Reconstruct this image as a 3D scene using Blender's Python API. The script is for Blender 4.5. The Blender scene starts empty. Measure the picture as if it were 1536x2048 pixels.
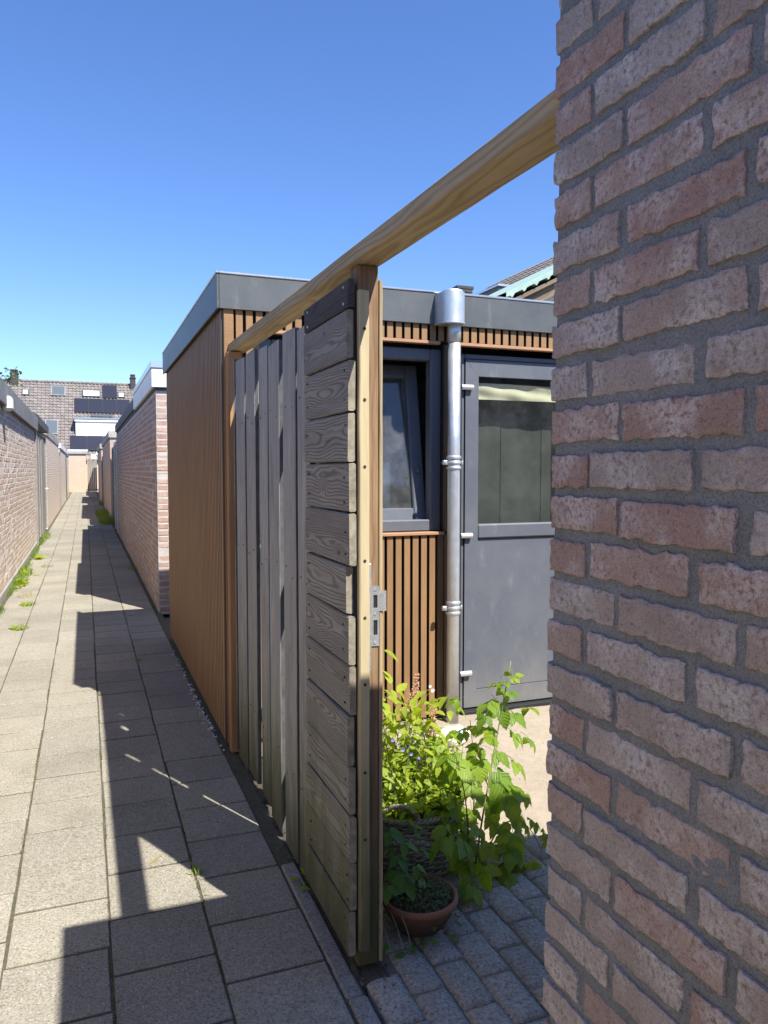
import bpy, math, random
import numpy as np
from mathutils import Vector, Matrix, noise, Euler

random.seed(11)
R = math.radians
sc = bpy.context.scene
col = sc.collection

# ------------------------------------------------------------------ camera
cam_d = bpy.data.cameras.new('camera'); cam = bpy.data.objects.new('camera', cam_d); col.objects.link(cam)
cam.location = (0, 0, 1.5)
cam.rotation_euler = (R(90 - 3.1), 0, R(-21.2))
cam_d.sensor_fit = 'VERTICAL'; cam_d.sensor_height = 36.0; cam_d.lens = 36.0 * 1538 / 2048
cam_d.clip_start = 0.02; cam_d.clip_end = 3000
sc.camera = cam

# ------------------------------------------------------------------ sky, sun, exposure
SUN_TO = Vector((0.300, -0.660, 1.0)).normalized()
elev = math.asin(SUN_TO.z); azim = math.atan2(SUN_TO.x, SUN_TO.y)
w = bpy.data.worlds.new('World'); sc.world = w; w.use_nodes = True
wn = w.node_tree.nodes; wl = w.node_tree.links
sky = wn.new('ShaderNodeTexSky'); sky.sky_type = 'NISHITA'; sky.sun_disc = False
sky.sun_elevation = elev; sky.sun_rotation = azim
sky.air_density = 1.0; sky.dust_density = 0.25; sky.ozone_density = 7.0; sky.altitude = 0
hs = wn.new('ShaderNodeHueSaturation'); hs.inputs['Saturation'].default_value = 1.10; hs.inputs['Hue'].default_value = 0.509
wl.new(sky.outputs[0], hs.inputs['Color']); wl.new(hs.outputs[0], wn['Background'].inputs[0])
wn['Background'].inputs[1].default_value = 0.108
sun_d = bpy.data.lights.new('sun', 'SUN'); sun_d.energy = 4.6; sun_d.angle = R(0.5); sun_d.color = (1.0, 0.96, 0.90)
sun = bpy.data.objects.new('sun', sun_d); col.objects.link(sun)
sun.rotation_euler = SUN_TO.to_track_quat('Z', 'Y').to_euler()
sc.view_settings.view_transform = 'Standard'; sc.view_settings.look = 'None'
sc.view_settings.gamma = 1.0; sc.view_settings.exposure = 1.08; sc.view_settings.use_curve_mapping = False
try:
    sc.cycles.max_bounces = 6; sc.cycles.transparent_max_bounces = 16
    sc.cycles.caustics_reflective = False; sc.cycles.caustics_refractive = False
except Exception: pass

# ------------------------------------------------------------------ mesh helpers
def lin(r, g, b):
    f = lambda c: (c / 255 / 12.92) if c / 255 <= 0.04045 else ((c / 255 + 0.055) / 1.055) ** 2.4
    return (f(r), f(g), f(b), 1)

class MB:
    """collects faces; build() links them as ONE mesh object"""
    def __init__(s): s.v = []; s.f = []; s.r = []; s.smooth = False
    def add(s, vs, fs, rnd=0.5):
        o = len(s.v); s.v.extend([tuple(p) for p in vs])
        for f in fs: s.f.append(tuple(i + o for i in f)); s.r.append(rnd)
        return s
    def box(s, x0, x1, y0, y1, z0, z1, rnd=0.5):
        vs = [(x0,y0,z0),(x1,y0,z0),(x1,y1,z0),(x0,y1,z0),(x0,y0,z1),(x1,y0,z1),(x1,y1,z1),(x0,y1,z1)]
        return s.add(vs, [(0,3,2,1),(4,5,6,7),(0,1,5,4),(1,2,6,5),(2,3,7,6),(3,0,4,7)], rnd)
    def cbox(s, x0, x1, y0, y1, z0, z1, b=0.003, rnd=0.5, jit=0.0, M=None):
        vs, fs = CB(x0,x1,y0,y1,z0,z1,b)
        if jit: vs = [(p[0]+random.uniform(-jit,jit), p[1]+random.uniform(-jit,jit), p[2]+random.uniform(-jit,jit)) for p in vs]
        if M is not None: vs = [tuple(M @ Vector(p)) for p in vs]
        return s.add(vs, fs, rnd)
    def prism(s, pts, axis, a0, a1, rnd=0.5):
        """extrude 2D polygon pts along axis ('x','y','z') from a0 to a1"""
        def P(p, a):
            if axis == 'x': return (a, p[0], p[1])
            if axis == 'y': return (p[0], a, p[1])
            return (p[0], p[1], a)
        n = len(pts); vs = [P(p, a0) for p in pts] + [P(p, a1) for p in pts]
        fs = [tuple(range(n))[::-1], tuple(range(n, 2*n))] + [(i, (i+1) % n, n + (i+1) % n, n + i) for i in range(n)]
        return s.add(vs, fs, rnd)
    def tube(s, pts, rad, n=8, cap=True, rnd=0.5):
        pts = [Vector(p) for p in pts]; m = len(pts)
        rads = rad if isinstance(rad, (list, tuple)) else [rad] * m
        vs = []; up = None
        for i, p in enumerate(pts):
            t = (pts[min(i+1, m-1)] - pts[max(i-1, 0)]).normalized()
            if up is None: up = Vector((0,0,1)) if abs(t.z) < .9 else Vector((1,0,0))
            a = t.cross(up)
            if a.length < 1e-5: a = t.cross(Vector((0.3,1,0.2)))
            a.normalize(); b = a.cross(t).normalized(); up = b
            for k in range(n):
                an = 2*math.pi*k/n; vs.append(tuple(p + (a*math.cos(an) + b*math.sin(an)) * rads[i]))
        fs = [(i*n+k, i*n+(k+1) % n, (i+1)*n+(k+1) % n, (i+1)*n+k) for i in range(m-1) for k in range(n)]
        if cap: fs += [tuple(range(n))[::-1], tuple(range((m-1)*n, m*n))]
        return s.add(vs, fs, rnd)
    def lathe(s, prof, n=32, c=(0,0), rnd=0.5, close=False):
        vs = []; m = len(prof)
        for r, z in prof:
            for k in range(n):
                a = 2*math.pi*k/n; vs.append((c[0]+r*math.cos(a), c[1]+r*math.sin(a), z))
        fs = [(i*n+k, i*n+(k+1) % n, (i+1)*n+(k+1) % n, (i+1)*n+k) for i in range(m-1) for k in range(n)]
        return s.add(vs, fs, rnd)
    def mesh(s, name, attr=False):
        me = bpy.data.meshes.new(name); me.from_pydata(s.v, [], s.f)
        if attr:
            a = me.attributes.new('rnd', 'FLOAT', 'FACE'); a.data.foreach_set('value', s.r)
        if s.smooth: me.shade_smooth()
        me.update(); return me
    def build(s, name, mat, parent=None, loc=(0,0,0), rot=(0,0,0), attr=False, smooth=False, kind=None):
        s.smooth = s.smooth or smooth
        me = s.mesh(name, attr)
        return put(name, me, mat, parent, loc, rot, kind)

def put(name, me, mat, parent=None, loc=(0,0,0), rot=(0,0,0), kind=None):
    if mat is not None and len(me.materials) == 0: me.materials.append(mat)
    o = bpy.data.objects.new(name, me); col.objects.link(o)
    o.location = loc; o.rotation_euler = rot
    if parent is not None: o.parent = parent
    if kind: o['kind'] = kind
    return o

_cb = {}
def CB(x0, x1, y0, y1, z0, z1, b):
    cx, cy, cz = (x0+x1)/2, (y0+y1)/2, (z0+z1)/2; hx, hy, hz = (x1-x0)/2, (y1-y0)/2, (z1-z0)/2
    b = min(b, hx*.49, hy*.49, hz*.49)
    vs = []; idx = {}
    for sx in (-1, 1):
        for sy in (-1, 1):
            for sz in (-1, 1):
                for ax in range(3):
                    p = [sx*(hx-b), sy*(hy-b), sz*(hz-b)]; p[ax] = (sx*hx, sy*hy, sz*hz)[ax]
                    idx[(sx, sy, sz, ax)] = len(vs); vs.append((cx+p[0], cy+p[1], cz+p[2]))
    if 'f' not in _cb:
        fs = []
        S = (-1, 1)
        for ax in range(3):
            o = [a for a in range(3) if a != ax]
            for s in S:
                q = []
                for (a, c) in ((-1,-1),(1,-1),(1,1),(-1,1)):
                    k = [0,0,0]; k[ax] = s; k[o[0]] = a; k[o[1]] = c; q.append(idx[(k[0],k[1],k[2],ax)])
                fs.append(q)
            # edges parallel to ax
            for a in S:
                for c in S:
                    q = []
                    for (s, face) in ((-1,0),(1,0),(1,1),(-1,1)):
                        k = [0,0,0]; k[ax] = s; k[o[0]] = a; k[o[1]] = c; q.append(idx[(k[0],k[1],k[2],o[face])])
                    fs.append(q)
        for sx in S:
            for sy in S:
                for sz in S: fs.append([idx[(sx,sy,sz,a)] for a in range(3)])
        out = []
        c0 = Vector((cx,cy,cz))
        for q in fs:
            P = [Vector(vs[i]) for i in q]
            nrm = (P[1]-P[0]).cross(P[2]-P[0]); ce = sum(P, Vector())/len(P) - c0
            out.append(tuple(q) if nrm.dot(ce) > 0 else tuple(reversed(q)))
        _cb['f'] = out
    return vs, _cb['f']

def empty(name, loc=(0,0,0), rot=(0,0,0), parent=None):
    o = bpy.data.objects.new(name, None); col.objects.link(o); o.location = loc; o.rotation_euler = rot
    o.empty_display_size = .1
    if parent is not None: o.parent = parent
    return o
def tag(o, label, cat, group=None):
    o['label'] = label; o['category'] = cat
    if group: o['group'] = group
    return o
def struct(o): o['kind'] = 'structure'; return o

# ------------------------------------------------------------------ material helpers
class NT:
    def __init__(s, name):
        s.m = bpy.data.materials.new(name); s.m.use_nodes = True
        s.t = s.m.node_tree; s.b = s.t.nodes['Principled BSDF']; s.out = s.t.nodes['Material Output']
    def n(s, typ, props=None, **inp):
        nd = s.t.nodes.new('ShaderNode' + typ)
        for k, v in (props or {}).items(): setattr(nd, k, v)
        for k, v in inp.items():
            s.set(nd, k, v)
        return nd
    def set(s, nd, k, v):
        i = nd.inputs[int(k[1:])] if (k[0] == 'i' and k[1:].isdigit()) else nd.inputs[k.replace('_', ' ')]
        if hasattr(v, 'is_linked') or hasattr(v, 'links'): s.t.links.new(v, i)
        elif hasattr(v, 'outputs'): s.t.links.new(v.outputs[0], i)
        else: i.default_value = v
    def math(s, op, a, b=None, c=None, clamp=False):
        nd = s.n('Math', {'operation': op, 'use_clamp': clamp}, i0=a)
        if b is not None: s.set(nd, 'i1', b)
        if c is not None: s.set(nd, 'i2', c)
        return nd.outputs[0]
    def mix(s, f, a, b, blend='MIX'):
        nd = s.n('MixRGB', {'blend_type': blend}, i0=f, i1=a, i2=b); return nd.outputs[0]
    def ramp(s, f, stops, interp='LINEAR'):
        nd = s.n('ValToRGB', None, i0=f); cr = nd.color_ramp; cr.interpolation = interp
        while len(cr.elements) < len(stops): cr.elements.new(0.5)
        for e, (p, c) in zip(cr.elements, stops):
            e.position = p; e.color = c if isinstance(c, tuple) else (c, c, c, 1)
        return nd.outputs[0]
    def rng(s, v, a, b, c=0.0, d=1.0):
        nd = s.n('MapRange', None, i0=v, i1=a, i2=b, i3=c, i4=d); return nd.outputs[0]
    def noise(s, vec, scale, detail=3, rough=.55, dist=0.0):
        nd = s.n('TexNoise', None, Vector=vec, Scale=scale, Detail=detail, Roughness=rough, Distortion=dist); return nd.outputs[0]
    def pos(s): return s.n('NewGeometry').outputs['Position']
    def obj(s): return s.n('TexCoord').outputs['Object']
    def rand(s, attr=False):
        if attr: return s.n('Attribute', {'attribute_name': 'rnd'}).outputs['Fac']
        return s.n('ObjectInfo').outputs['Random']
    def map(s, vec, scale=(1,1,1), loc=(0,0,0)):
        return s.n('Mapping', None, Vector=vec, Location=loc, Scale=scale).outputs[0]
    def vadd(s, a, b): return s.n('VectorMath', {'operation': 'ADD'}, i0=a, i1=b).outputs[0]
    def xyz(s, vec): nd = s.n('SeparateXYZ', None, i0=vec); return nd.outputs[0], nd.outputs[1], nd.outputs[2]
    def comb(s, x, y, z): return s.n('CombineXYZ', None, i0=x, i1=y, i2=z).outputs[0]
    def bump(s, h, strength=.3, dist=.01, nrm=None):
        nd = s.n('Bump', None, Height=h, Strength=strength, Distance=dist)
        if nrm is not None: s.set(nd, 'Normal', nrm)
        return nd.outputs[0]
    def done(s, color=None, rough=.8, metal=0.0, normal=None, spec=None):
        if color is not None: s.set(s.b, 'Base Color', color)
        s.set(s.b, 'Roughness', rough); s.set(s.b, 'Metallic', metal)
        if normal is not None: s.set(s.b, 'Normal', normal)
        if spec is not None: s.set(s.b, 'Specular IOR Level', spec)
        return s.m

def plain(name, c, rough=.6, metal=0.0, var=.12, scale=6, bump=0.0, spec=None):
    t = NT(name); p = t.pos(); nz = t.noise(p, scale, 4)
    f = t.rng(nz, .3, .7, 1-var, 1+var)
    cc = t.n('VectorMath', {'operation': 'SCALE'}, i0=c[:3]); t.set(cc, 'Scale', f)
    nm = t.bump(t.noise(p, scale*25, 3), bump, .004) if bump else None
    return t.done(cc.outputs[0], rough, metal, nm, spec)

def mortar_mat(name, c0, c1):
    t = NT(name); p = t.pos(); n = t.noise(p, 320, 3, .75); n2 = t.noise(p, 16, 5, .65); n3 = t.noise(p, 90, 3, .6)
    c = t.mix(t.rng(n2, .35, .7, 0, 1), c0, c1)
    c = t.mix(t.rng(n, .33, .5, .8, 0), c, t.mix(1.0, c, (.5,.5,.5,1), 'MULTIPLY')); c = t.mix(t.rng(n, .52, .68, 0, .5), c, t.mix(1.0, c, (1.4,1.4,1.4,1), 'MULTIPLY'))
    h = t.math('ADD', n, t.math('MULTIPLY', n3, .8))
    return t.done(c, .96, 0, t.bump(h, 1.0, .006), .15)

def brick_mat(name, pal, attr=False, world=True, white=.5, bumpk=.6, fine=1.0):
    """fired brick: a palette by piece, mottling, pale bloom, fine grit relief"""
    t = NT(name); p = t.pos(); r = t.rand(attr)
    base = t.ramp(r, pal)
    big = t.noise(t.vadd(p, t.comb(t.math('MULTIPLY', r, 31.0), 0.0, 0.0)), 14, 4, .6)
    c = t.mix(t.rng(big, .35, .7, 0, .55), base, t.mix(1.0, base, (.72,.68,.66,1), 'MULTIPLY'))
    bl = t.noise(t.vadd(p, t.comb(0.0, t.math('MULTIPLY', r, 17.0), 3.0)), 9, 5, .65)
    gr = t.noise(p, 120*fine, 3, .6)
    blm = t.math('MULTIPLY', t.rng(bl, .46, .64, 0, 1), t.rng(gr, .36, .58, 0, 1))
    c = t.mix(t.math('MULTIPLY', blm, white), c, (.70,.67,.665,1))
    c = t.mix(t.rng(gr, .30, .46, .6, 0), c, t.mix(1.0, c, (.50,.47,.46,1), 'MULTIPLY')); fg = t.noise(p, 380*fine, 3, .75); c = t.mix(t.rng(fg, .34, .5, .75, 0), c, t.mix(1.0, c, (.60,.58,.57,1), 'MULTIPLY')); c = t.mix(t.rng(fg, .52, .68, 0, .5), c, t.mix(1.0, c, (1.4,1.38,1.36,1), 'MULTIPLY'))
    mp = t.map(p, (30, 30, 150))
    st = t.noise(mp, 1.0, 3, .6)
    h = t.math('ADD', t.math('MULTIPLY', gr, .6), t.math('MULTIPLY', st, .55))
    h = t.math('ADD', t.math('ADD', h, t.noise(p, 45*fine, 4, .65)), t.math('MULTIPLY', fg, .5))
    return t.done(c, .92, 0, t.bump(h, bumpk, .005), .25)

def concrete_mat(name, a, b, attr=False, speck=.5, bumpk=.8, stain=.5, sp_scale=125):
    t = NT(name); p = t.pos(); r = t.rand(attr)
    c = t.mix(r, a, b)
    s1 = t.noise(p, 1.1, 5, .6); s0 = t.noise(p, .45, 4, .6); c = t.mix(t.rng(s0, .50, .68, 0, stain*.7), c, t.mix(1.0, c, (.58,.585,.58,1), 'MULTIPLY')); c = t.mix(t.rng(s1, .46, .72, 0, stain*.75), c, t.mix(1.0, c, (.50,.50,.49,1), 'MULTIPLY'))
    s2 = t.noise(p, 9, 5, .65); s3 = t.noise(p, 42, 4, .7); c = t.mix(t.rng(s3, .34, .62, .45, 0), c, t.mix(1.0, c, (.62,.61,.58,1), 'MULTIPLY')); c = t.mix(t.rng(s2, .35, .7, 0, .35), c, t.mix(1.0, c, (.72,.70,.64,1), 'MULTIPLY'))
    g = t.noise(p, sp_scale, 3, .75); c = t.mix(t.rng(g, .34, .50, .85, 0), c, t.mix(1.0, c, (.42,.41,.39,1), 'MULTIPLY')); c = t.mix(t.rng(g, .52, .66, 0, .55), c, t.mix(1.0, c, (1.45,1.43,1.4,1), 'MULTIPLY'))
    v = t.n('TexVoronoi', None, Vector=p, Scale=sp_scale*.85); vd = v.outputs['Distance']
    vc = t.xyz(v.outputs['Color'])[0]
    ws = t.math('MULTIPLY', t.rng(vd, .16, .30, 1, 0), t.math('GREATER_THAN', vc, 1-.26*speck))
    c = t.mix(t.math('MULTIPLY', ws, .8), c, (.52,.51,.48,1))
    h = t.math('ADD', g, t.math('MULTIPLY', s2, .6))
    return t.done(c, .9, 0, t.bump(h, bumpk, .003), .25)

def wood_mat(name, light, dark, freq=420, contrast=.8, knots=1.0, moss=False, fib=.5, bumpk=.4, rough=.85, tint=None, cz=.035, stretch=1.0, ksz=.095, kth=.62, foot=.38):
    """sawn timber, long axis = local X: growth rings cut by the face, knots, fibres, splits"""
    t = NT(name); p = t.obj(); r = t.rand()
    x, y, z = t.xyz(p)
    xo = t.math('ADD', x, t.math('MULTIPLY', r, 37.0))
    yo = t.math('ADD', y, t.math('MULTIPLY', t.math('SUBTRACT', t.math('FRACT', t.math('MULTIPLY', r, 7.31)), .5), .07))
    zo = t.math('ADD', z, t.math('ADD', cz, t.math('MULTIPLY', t.math('FRACT', t.math('MULTIPLY', r, 13.7)), .03)))
    pv = t.comb(xo, yo, zo)
    lo = t.noise(t.map(pv, (2.2/stretch, 7, 7)), 1.0, 2, .5)
    lo2 = t.noise(t.map(pv, (7/stretch, 22, 22)), 1.0, 2, .5)
    d = t.math('SQRT', t.math('ADD', t.math('MULTIPLY', yo, yo), t.math('MULTIPLY', zo, zo)))
    d = t.math('ADD', d, t.math('MULTIPLY', t.math('SUBTRACT', lo, .5), .075))
    d = t.math('ADD', d, t.math('MULTIPLY', t.math('SUBTRACT', lo2, .5), .014))
    vk = t.n('TexVoronoi', None, Vector=t.comb(t.math('MULTIPLY', xo, 4.2), t.math('MULTIPLY', yo, 9.0), t.math('MULTIPLY', r, 9.0)), Scale=1.0)
    kd = vk.outputs['Distance']; kc = t.xyz(vk.outputs['Color'])[0]
    on = t.math('MULTIPLY', t.math('GREATER_THAN', kc, kth), knots)
    kk = t.math('MULTIPLY', t.rng(kd, 0.0, .34, 1, 0), on)
    d = t.math('ADD', d, t.math('MULTIPLY', t.math('MULTIPLY', kk, kk), .055))
    s = t.math('SINE', t.math('MULTIPLY', d, t.math('MULTIPLY', freq, t.math('ADD', .62, t.math('MULTIPLY', t.math('FRACT', t.math('MULTIPLY', r, 3.37)), .75)))))
    ring = t.math('POWER', t.rng(s, -1, 1, 0, 1), 2.2)
    fb = t.noise(t.map(pv, (5, 260, 260)), 1.0, 3, .6)
    f = t.math('ADD', t.math('MULTIPLY', ring, contrast * .62), t.math('MULTIPLY', t.rng(fb, .3, .7, 0, 1), fib * .55), clamp=True)
    c = t.mix(f, light, dark)
    kn = t.math('MULTIPLY', t.rng(kd, ksz*.3, ksz, 1, 0), on)
    c = t.mix(t.math('MULTIPLY', kn, .85), c, t.mix(1.0, dark, (.35,.30,.27,1), 'MULTIPLY'))
    bl = t.noise(t.map(pv, (2, 9, 9)), 1.0, 4, .6)
    c = t.mix(t.rng(bl, .42, .72, 0, .55), c, t.mix(1.0, c, (.55,.55,.56,1), 'MULTIPLY'))
    c = t.mix(t.math('MULTIPLY', t.math('FRACT', t.math('MULTIPLY', r, 5.7)), .30), c, t.mix(1.0, c, tint or (.7,.68,.66,1), 'MULTIPLY'))
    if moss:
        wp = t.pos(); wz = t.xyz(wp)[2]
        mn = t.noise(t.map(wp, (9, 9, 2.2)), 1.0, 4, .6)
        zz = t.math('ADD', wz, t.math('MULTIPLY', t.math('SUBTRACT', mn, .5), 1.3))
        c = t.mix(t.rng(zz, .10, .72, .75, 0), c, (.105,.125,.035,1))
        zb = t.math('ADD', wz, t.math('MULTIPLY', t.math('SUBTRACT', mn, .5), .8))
        c = t.mix(t.rng(zb, .0, foot, .60, 0), c, (.045,.038,.028,1))  # dark foot; drawn taller on gate post and batten as painted shade
    h = t.math('SUBTRACT', 1.0, t.math('ADD', t.math('MULTIPLY', ring, .6), t.math('MULTIPLY', fb, .5)))
    return t.done(c, rough, 0, t.bump(h, bumpk, .003), .3)

def leaf_mat(name, c1, c2, trans=.45, vein=420):
    t = NT(name); p = t.obj(); x, y, z = t.xyz(p); r = t.rand()
    c = t.mix(r, c1, c2)
    nz = t.noise(p, 40, 3); c = t.mix(t.rng(nz, .3, .7, 0, .4), c, t.mix(1.0, c, (.6,.68,.5,1), 'MULTIPLY'))
    ay = t.math('ABSOLUTE', y)
    s = t.math('SINE', t.math('MULTIPLY', t.math('SUBTRACT', x, t.math('MULTIPLY', ay, .9)), vein))
    c = t.mix(t.rng(s, .6, 1, 0, .30), c, t.mix(1.0, c, (1.5,1.4,1.2,1), 'MULTIPLY'))
    nm = t.bump(s, .25, .003)
    t.done(c, .45, 0, nm, .4)
    tr = t.n('BsdfTranslucent', None, Color=t.mix(1.0, c, (1.9,1.75,.55,1), 'MULTIPLY'), Normal=nm)
    mx = t.n('MixShader', None, i0=trans, i1=t.b.outputs[0], i2=tr.outputs[0])
    t.t.links.new(mx.outputs[0], t.out.inputs[0]); return t.m

def glass_mat(name, tintc=(.86,.9,.88,1), refl=1.0, dust=.10):
    t = NT(name); p = t.pos()
    tr = t.n('BsdfTransparent', None, Color=tintc)
    gl = t.n('BsdfGlossy', None, Color=(1,1,1,1), Roughness=.015)
    lw = t.n('Fresnel', None, IOR=1.62)
    bf_ = t.n('NewGeometry').outputs['Backfacing']
    f = t.math('MULTIPLY', t.math('MULTIPLY', lw.outputs[0], refl, clamp=True), t.math('SUBTRACT', 1.0, bf_))
    m1 = t.n('MixShader', None, i0=f, i1=tr.outputs[0], i2=gl.outputs[0])
    df = t.n('BsdfDiffuse', None, Color=(.5,.5,.5,1))
    dn = t.noise(p, 7, 5, .7); sp = t.n('TexVoronoi', None, Vector=p, Scale=70)
    spk = t.math('MULTIPLY', t.rng(sp.outputs['Distance'], .05, .13, 1, 0), t.math('GREATER_THAN', t.xyz(sp.outputs['Color'])[0], .93))
    fd = t.math('ADD', t.math('MULTIPLY', t.rng(dn, .4, .8, .25, 1), dust), t.math('MULTIPLY', spk, .5), clamp=True)
    m2 = t.n('MixShader', None, i0=fd, i1=m1.outputs[0], i2=df.outputs[0])
    t.t.links.new(m2.outputs[0], t.out.inputs[0]); return t.m

# ------------------------------------------------------------------ materials
M = {}
near_pal = [(0, (.46,.32,.28,1)), (.2, (.51,.385,.34,1)), (.4, (.47,.41,.38,1)), (.6, (.51,.45,.42,1)), (.8, (.45,.39,.36,1)), (.92, (.51,.355,.30,1)), (1, (.42,.315,.28,1))]
M['brick_near'] = brick_mat('near_brick', near_pal, white=.85, bumpk=1.0)
M['brick_near_stuff'] = brick_mat('near_brick_plain', near_pal, attr=True, white=.5, bumpk=.6)
M['mortar'] = mortar_mat('grey_mortar', (.345,.366,.38,1), (.275,.292,.305,1))
pale_pal = [(0, (.52,.395,.295,1)), (.3, (.59,.46,.355,1)), (.6, (.62,.50,.40,1)), (.85, (.57,.44,.34,1)), (1, (.50,.35,.26,1))]
M['brick_left'] = brick_mat('pale_brick', pale_pal, white=.35, bumpk=.4)
M['brick_left_s'] = brick_mat('pale_brick_rest', pale_pal, attr=True, white=.35, bumpk=.4)
M['mortar_pale'] = plain('pale_mortar', (.64,.60,.53,1), .95, var=.15, scale=10, bump=.4)
red_pal = [(0, (.40,.25,.195,1)), (.35, (.46,.31,.245,1)), (.6, (.44,.33,.275,1)), (.8, (.50,.35,.28,1)), (1, (.38,.24,.185,1))]
M['brick_red'] = brick_mat('rose_brick', red_pal, white=.3, bumpk=.4)
M['brick_red_s'] = brick_mat('rose_brick_rest', red_pal, attr=True, white=.3, bumpk=.4)
M['mortar_mid'] = plain('mid_mortar', (.46,.44,.41,1), .95, var=.15, scale=10, bump=.4)
M['slab'] = concrete_mat('paving_slab', (.365,.338,.268,1), (.30,.28,.228,1), speck=.6)
M['slab_s'] = concrete_mat('paving_slab_rest', (.365,.338,.268,1), (.30,.28,.228,1), attr=True, speck=.3)
M['paver'] = concrete_mat('worn_paver', (.36,.335,.29,1), (.44,.41,.355,1), speck=1.3, bumpk=.9, sp_scale=95)
M['edging'] = concrete_mat('edging_stone', (.30,.285,.255,1), (.34,.32,.28,1), speck=.5)
M['conc'] = concrete_mat('roof_edge_concrete', (.46,.45,.42,1), (.40,.39,.36,1), speck=.1, stain=.6)
M['grass'] = leaf_mat('grass_blade', (.15,.24,.035,1), (.24,.31,.06,1), .38, 1)
M['moss'] = leaf_mat('joint_moss', (.075,.10,.022,1), (.12,.14,.04,1), .2, 1)
M['dry'] = leaf_mat('dry_straw', (.42,.35,.18,1), (.35,.30,.15,1), .3, 1)

def soil_mat(name, a, b, sc_=30):
    t = NT(name); p = t.pos(); n1 = t.noise(p, sc_, 6, .7); n2 = t.noise(p, 3, 4)
    c = t.mix(t.rng(n1, .3, .7, 0, 1), a, b); c = t.mix(t.rng(n2, .4, .7, 0, .35), c, t.mix(1.0, c, (.7,.66,.6,1), 'MULTIPLY'))
    h = t.math('ADD', n1, t.math('MULTIPLY', t.noise(p, 160, 3, .7), .6))
    return t.done(c, .95, 0, t.bump(h, .9, .008), .2)
M['soil'] = soil_mat('dark_soil', (.055,.047,.038,1), (.115,.10,.082,1))
M['joint'] = soil_mat('joint_sand', (.14,.128,.095,1), (.24,.22,.165,1), 50)
M['bed'] = soil_mat('dirty_joint_sand', (.075,.070,.045,1), (.15,.138,.092,1), 50)
M['sand'] = soil_mat('yellow_sand', (.34,.285,.21,1), (.41,.35,.265,1), 22)
M['earth'] = soil_mat('bare_ground', (.20,.18,.13,1), (.27,.24,.17,1), 2)

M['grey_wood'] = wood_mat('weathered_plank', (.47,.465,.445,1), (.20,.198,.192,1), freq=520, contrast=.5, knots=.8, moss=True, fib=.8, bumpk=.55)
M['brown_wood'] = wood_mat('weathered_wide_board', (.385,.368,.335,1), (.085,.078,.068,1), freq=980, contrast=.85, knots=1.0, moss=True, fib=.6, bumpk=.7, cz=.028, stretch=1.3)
M['dark_wood'] = wood_mat('dark_stained_board', (.10,.088,.085,1), (.04,.036,.035,1), freq=420, contrast=.7, knots=.5, fib=.7, bumpk=.5)
M['post_wood'] = wood_mat('brown_post', (.36,.235,.13,1), (.15,.085,.045,1), freq=300, contrast=.5, knots=.3, fib=.9, bumpk=.4, moss=True, foot=1.05)  # tall dark foot paints the shade on the lower post into the wood
M['batten_wood'] = wood_mat('greenish_batten', (.56,.47,.285,1), (.40,.32,.17,1), freq=300, contrast=.3, knots=.5, fib=.5, bumpk=.25, moss=True, foot=.8)  # tall dark foot paints the lower shade into the batten
M['new_wood'] = wood_mat('fresh_pine', (.48,.385,.235,1), (.25,.17,.08,1), freq=640, contrast=.75, knots=.9, fib=.4, bumpk=.2, tint=(.9,.88,.85,1), stretch=1.6, ksz=.17, kth=.5)
M['red_post'] = wood_mat('reddish_post', (.42,.235,.115,1), (.30,.15,.07,1), freq=300, contrast=.35, knots=.6, fib=.5, bumpk=.2)
M['slat'] = wood_mat('composite_slat', (.315,.182,.086,1), (.225,.125,.057,1), freq=700, contrast=.25, knots=0, fib=.55, bumpk=.12, rough=.62, tint=(.85,.85,.85,1))
M['far_wood'] = wood_mat('far_grey_gate', (.34,.32,.285,1), (.20,.185,.16,1), freq=300, contrast=.5, knots=.5, fib=.6)
M['groove'] = plain('groove_shade', (.028,.020,.013,1), .8, var=.1)  # shade between the slats put into the colour of their sides
M['end_grain'] = plain('cut_end_grain', (.30,.265,.20,1), .9, var=.35, scale=40, bump=.6)
M['edge_shade'] = plain('shaded_plank_edge', (.085,.087,.085,1), .9, var=.3, scale=20)  # shade of the gaps painted onto the plank edges
M['black'] = plain('black_backing', (.012,.012,.013,1), .8, var=.1)
M['anthracite'] = plain('anthracite_frame', (.112,.119,.134,1), .50, var=.07, scale=4, bump=.10)
M['fascia'] = plain('grey_aluminium_fascia', (.088,.096,.098,1), .42, .15, var=.10, scale=5)
M['trim'] = plain('bare_aluminium', (.62,.64,.66,1), .3, .9, var=.1)
M['bronze'] = plain('bronze_profile', (.13,.085,.05,1), .45, .2, var=.08)
M['sillbrown'] = plain('copper_brown_profile', (.40,.22,.12,1), .5, var=.08)
def coated(name, c0, rough):
    t = NT(name); p = t.pos(); n = t.noise(p, 3.5, 5, .65); n2 = t.noise(t.map(p, (14, 14, 5)), 1.0, 5, .7); n3 = t.noise(p, 260, 2, .6)
    c = t.mix(t.rng(n2, .58, .78, 0, .30), c0, (.30,.30,.29,1)); c = t.mix(t.rng(n, .40, .70, 0, .16), c, (.24,.235,.22,1))
    v = t.n('TexVoronoi', None, Vector=p, Scale=55); sp = t.math('MULTIPLY', t.rng(v.outputs['Distance'], .04, .09, 1, 0), t.math('GREATER_THAN', t.xyz(v.outputs['Color'])[0], .95))
    c = t.mix(t.math('MULTIPLY', sp, .6), c, (.55,.54,.5,1))
    z = t.math('ADD', t.xyz(p)[2], t.math('MULTIPLY', t.math('SUBTRACT', n2, .5), .5)); c = t.mix(t.rng(z, .02, .32, .30, 0), c, (.34,.31,.25,1))
    return t.done(c, t.math('ADD', rough-.08, t.math('MULTIPLY', n, .2)), 0, t.bump(n3, .08, .003))
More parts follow.
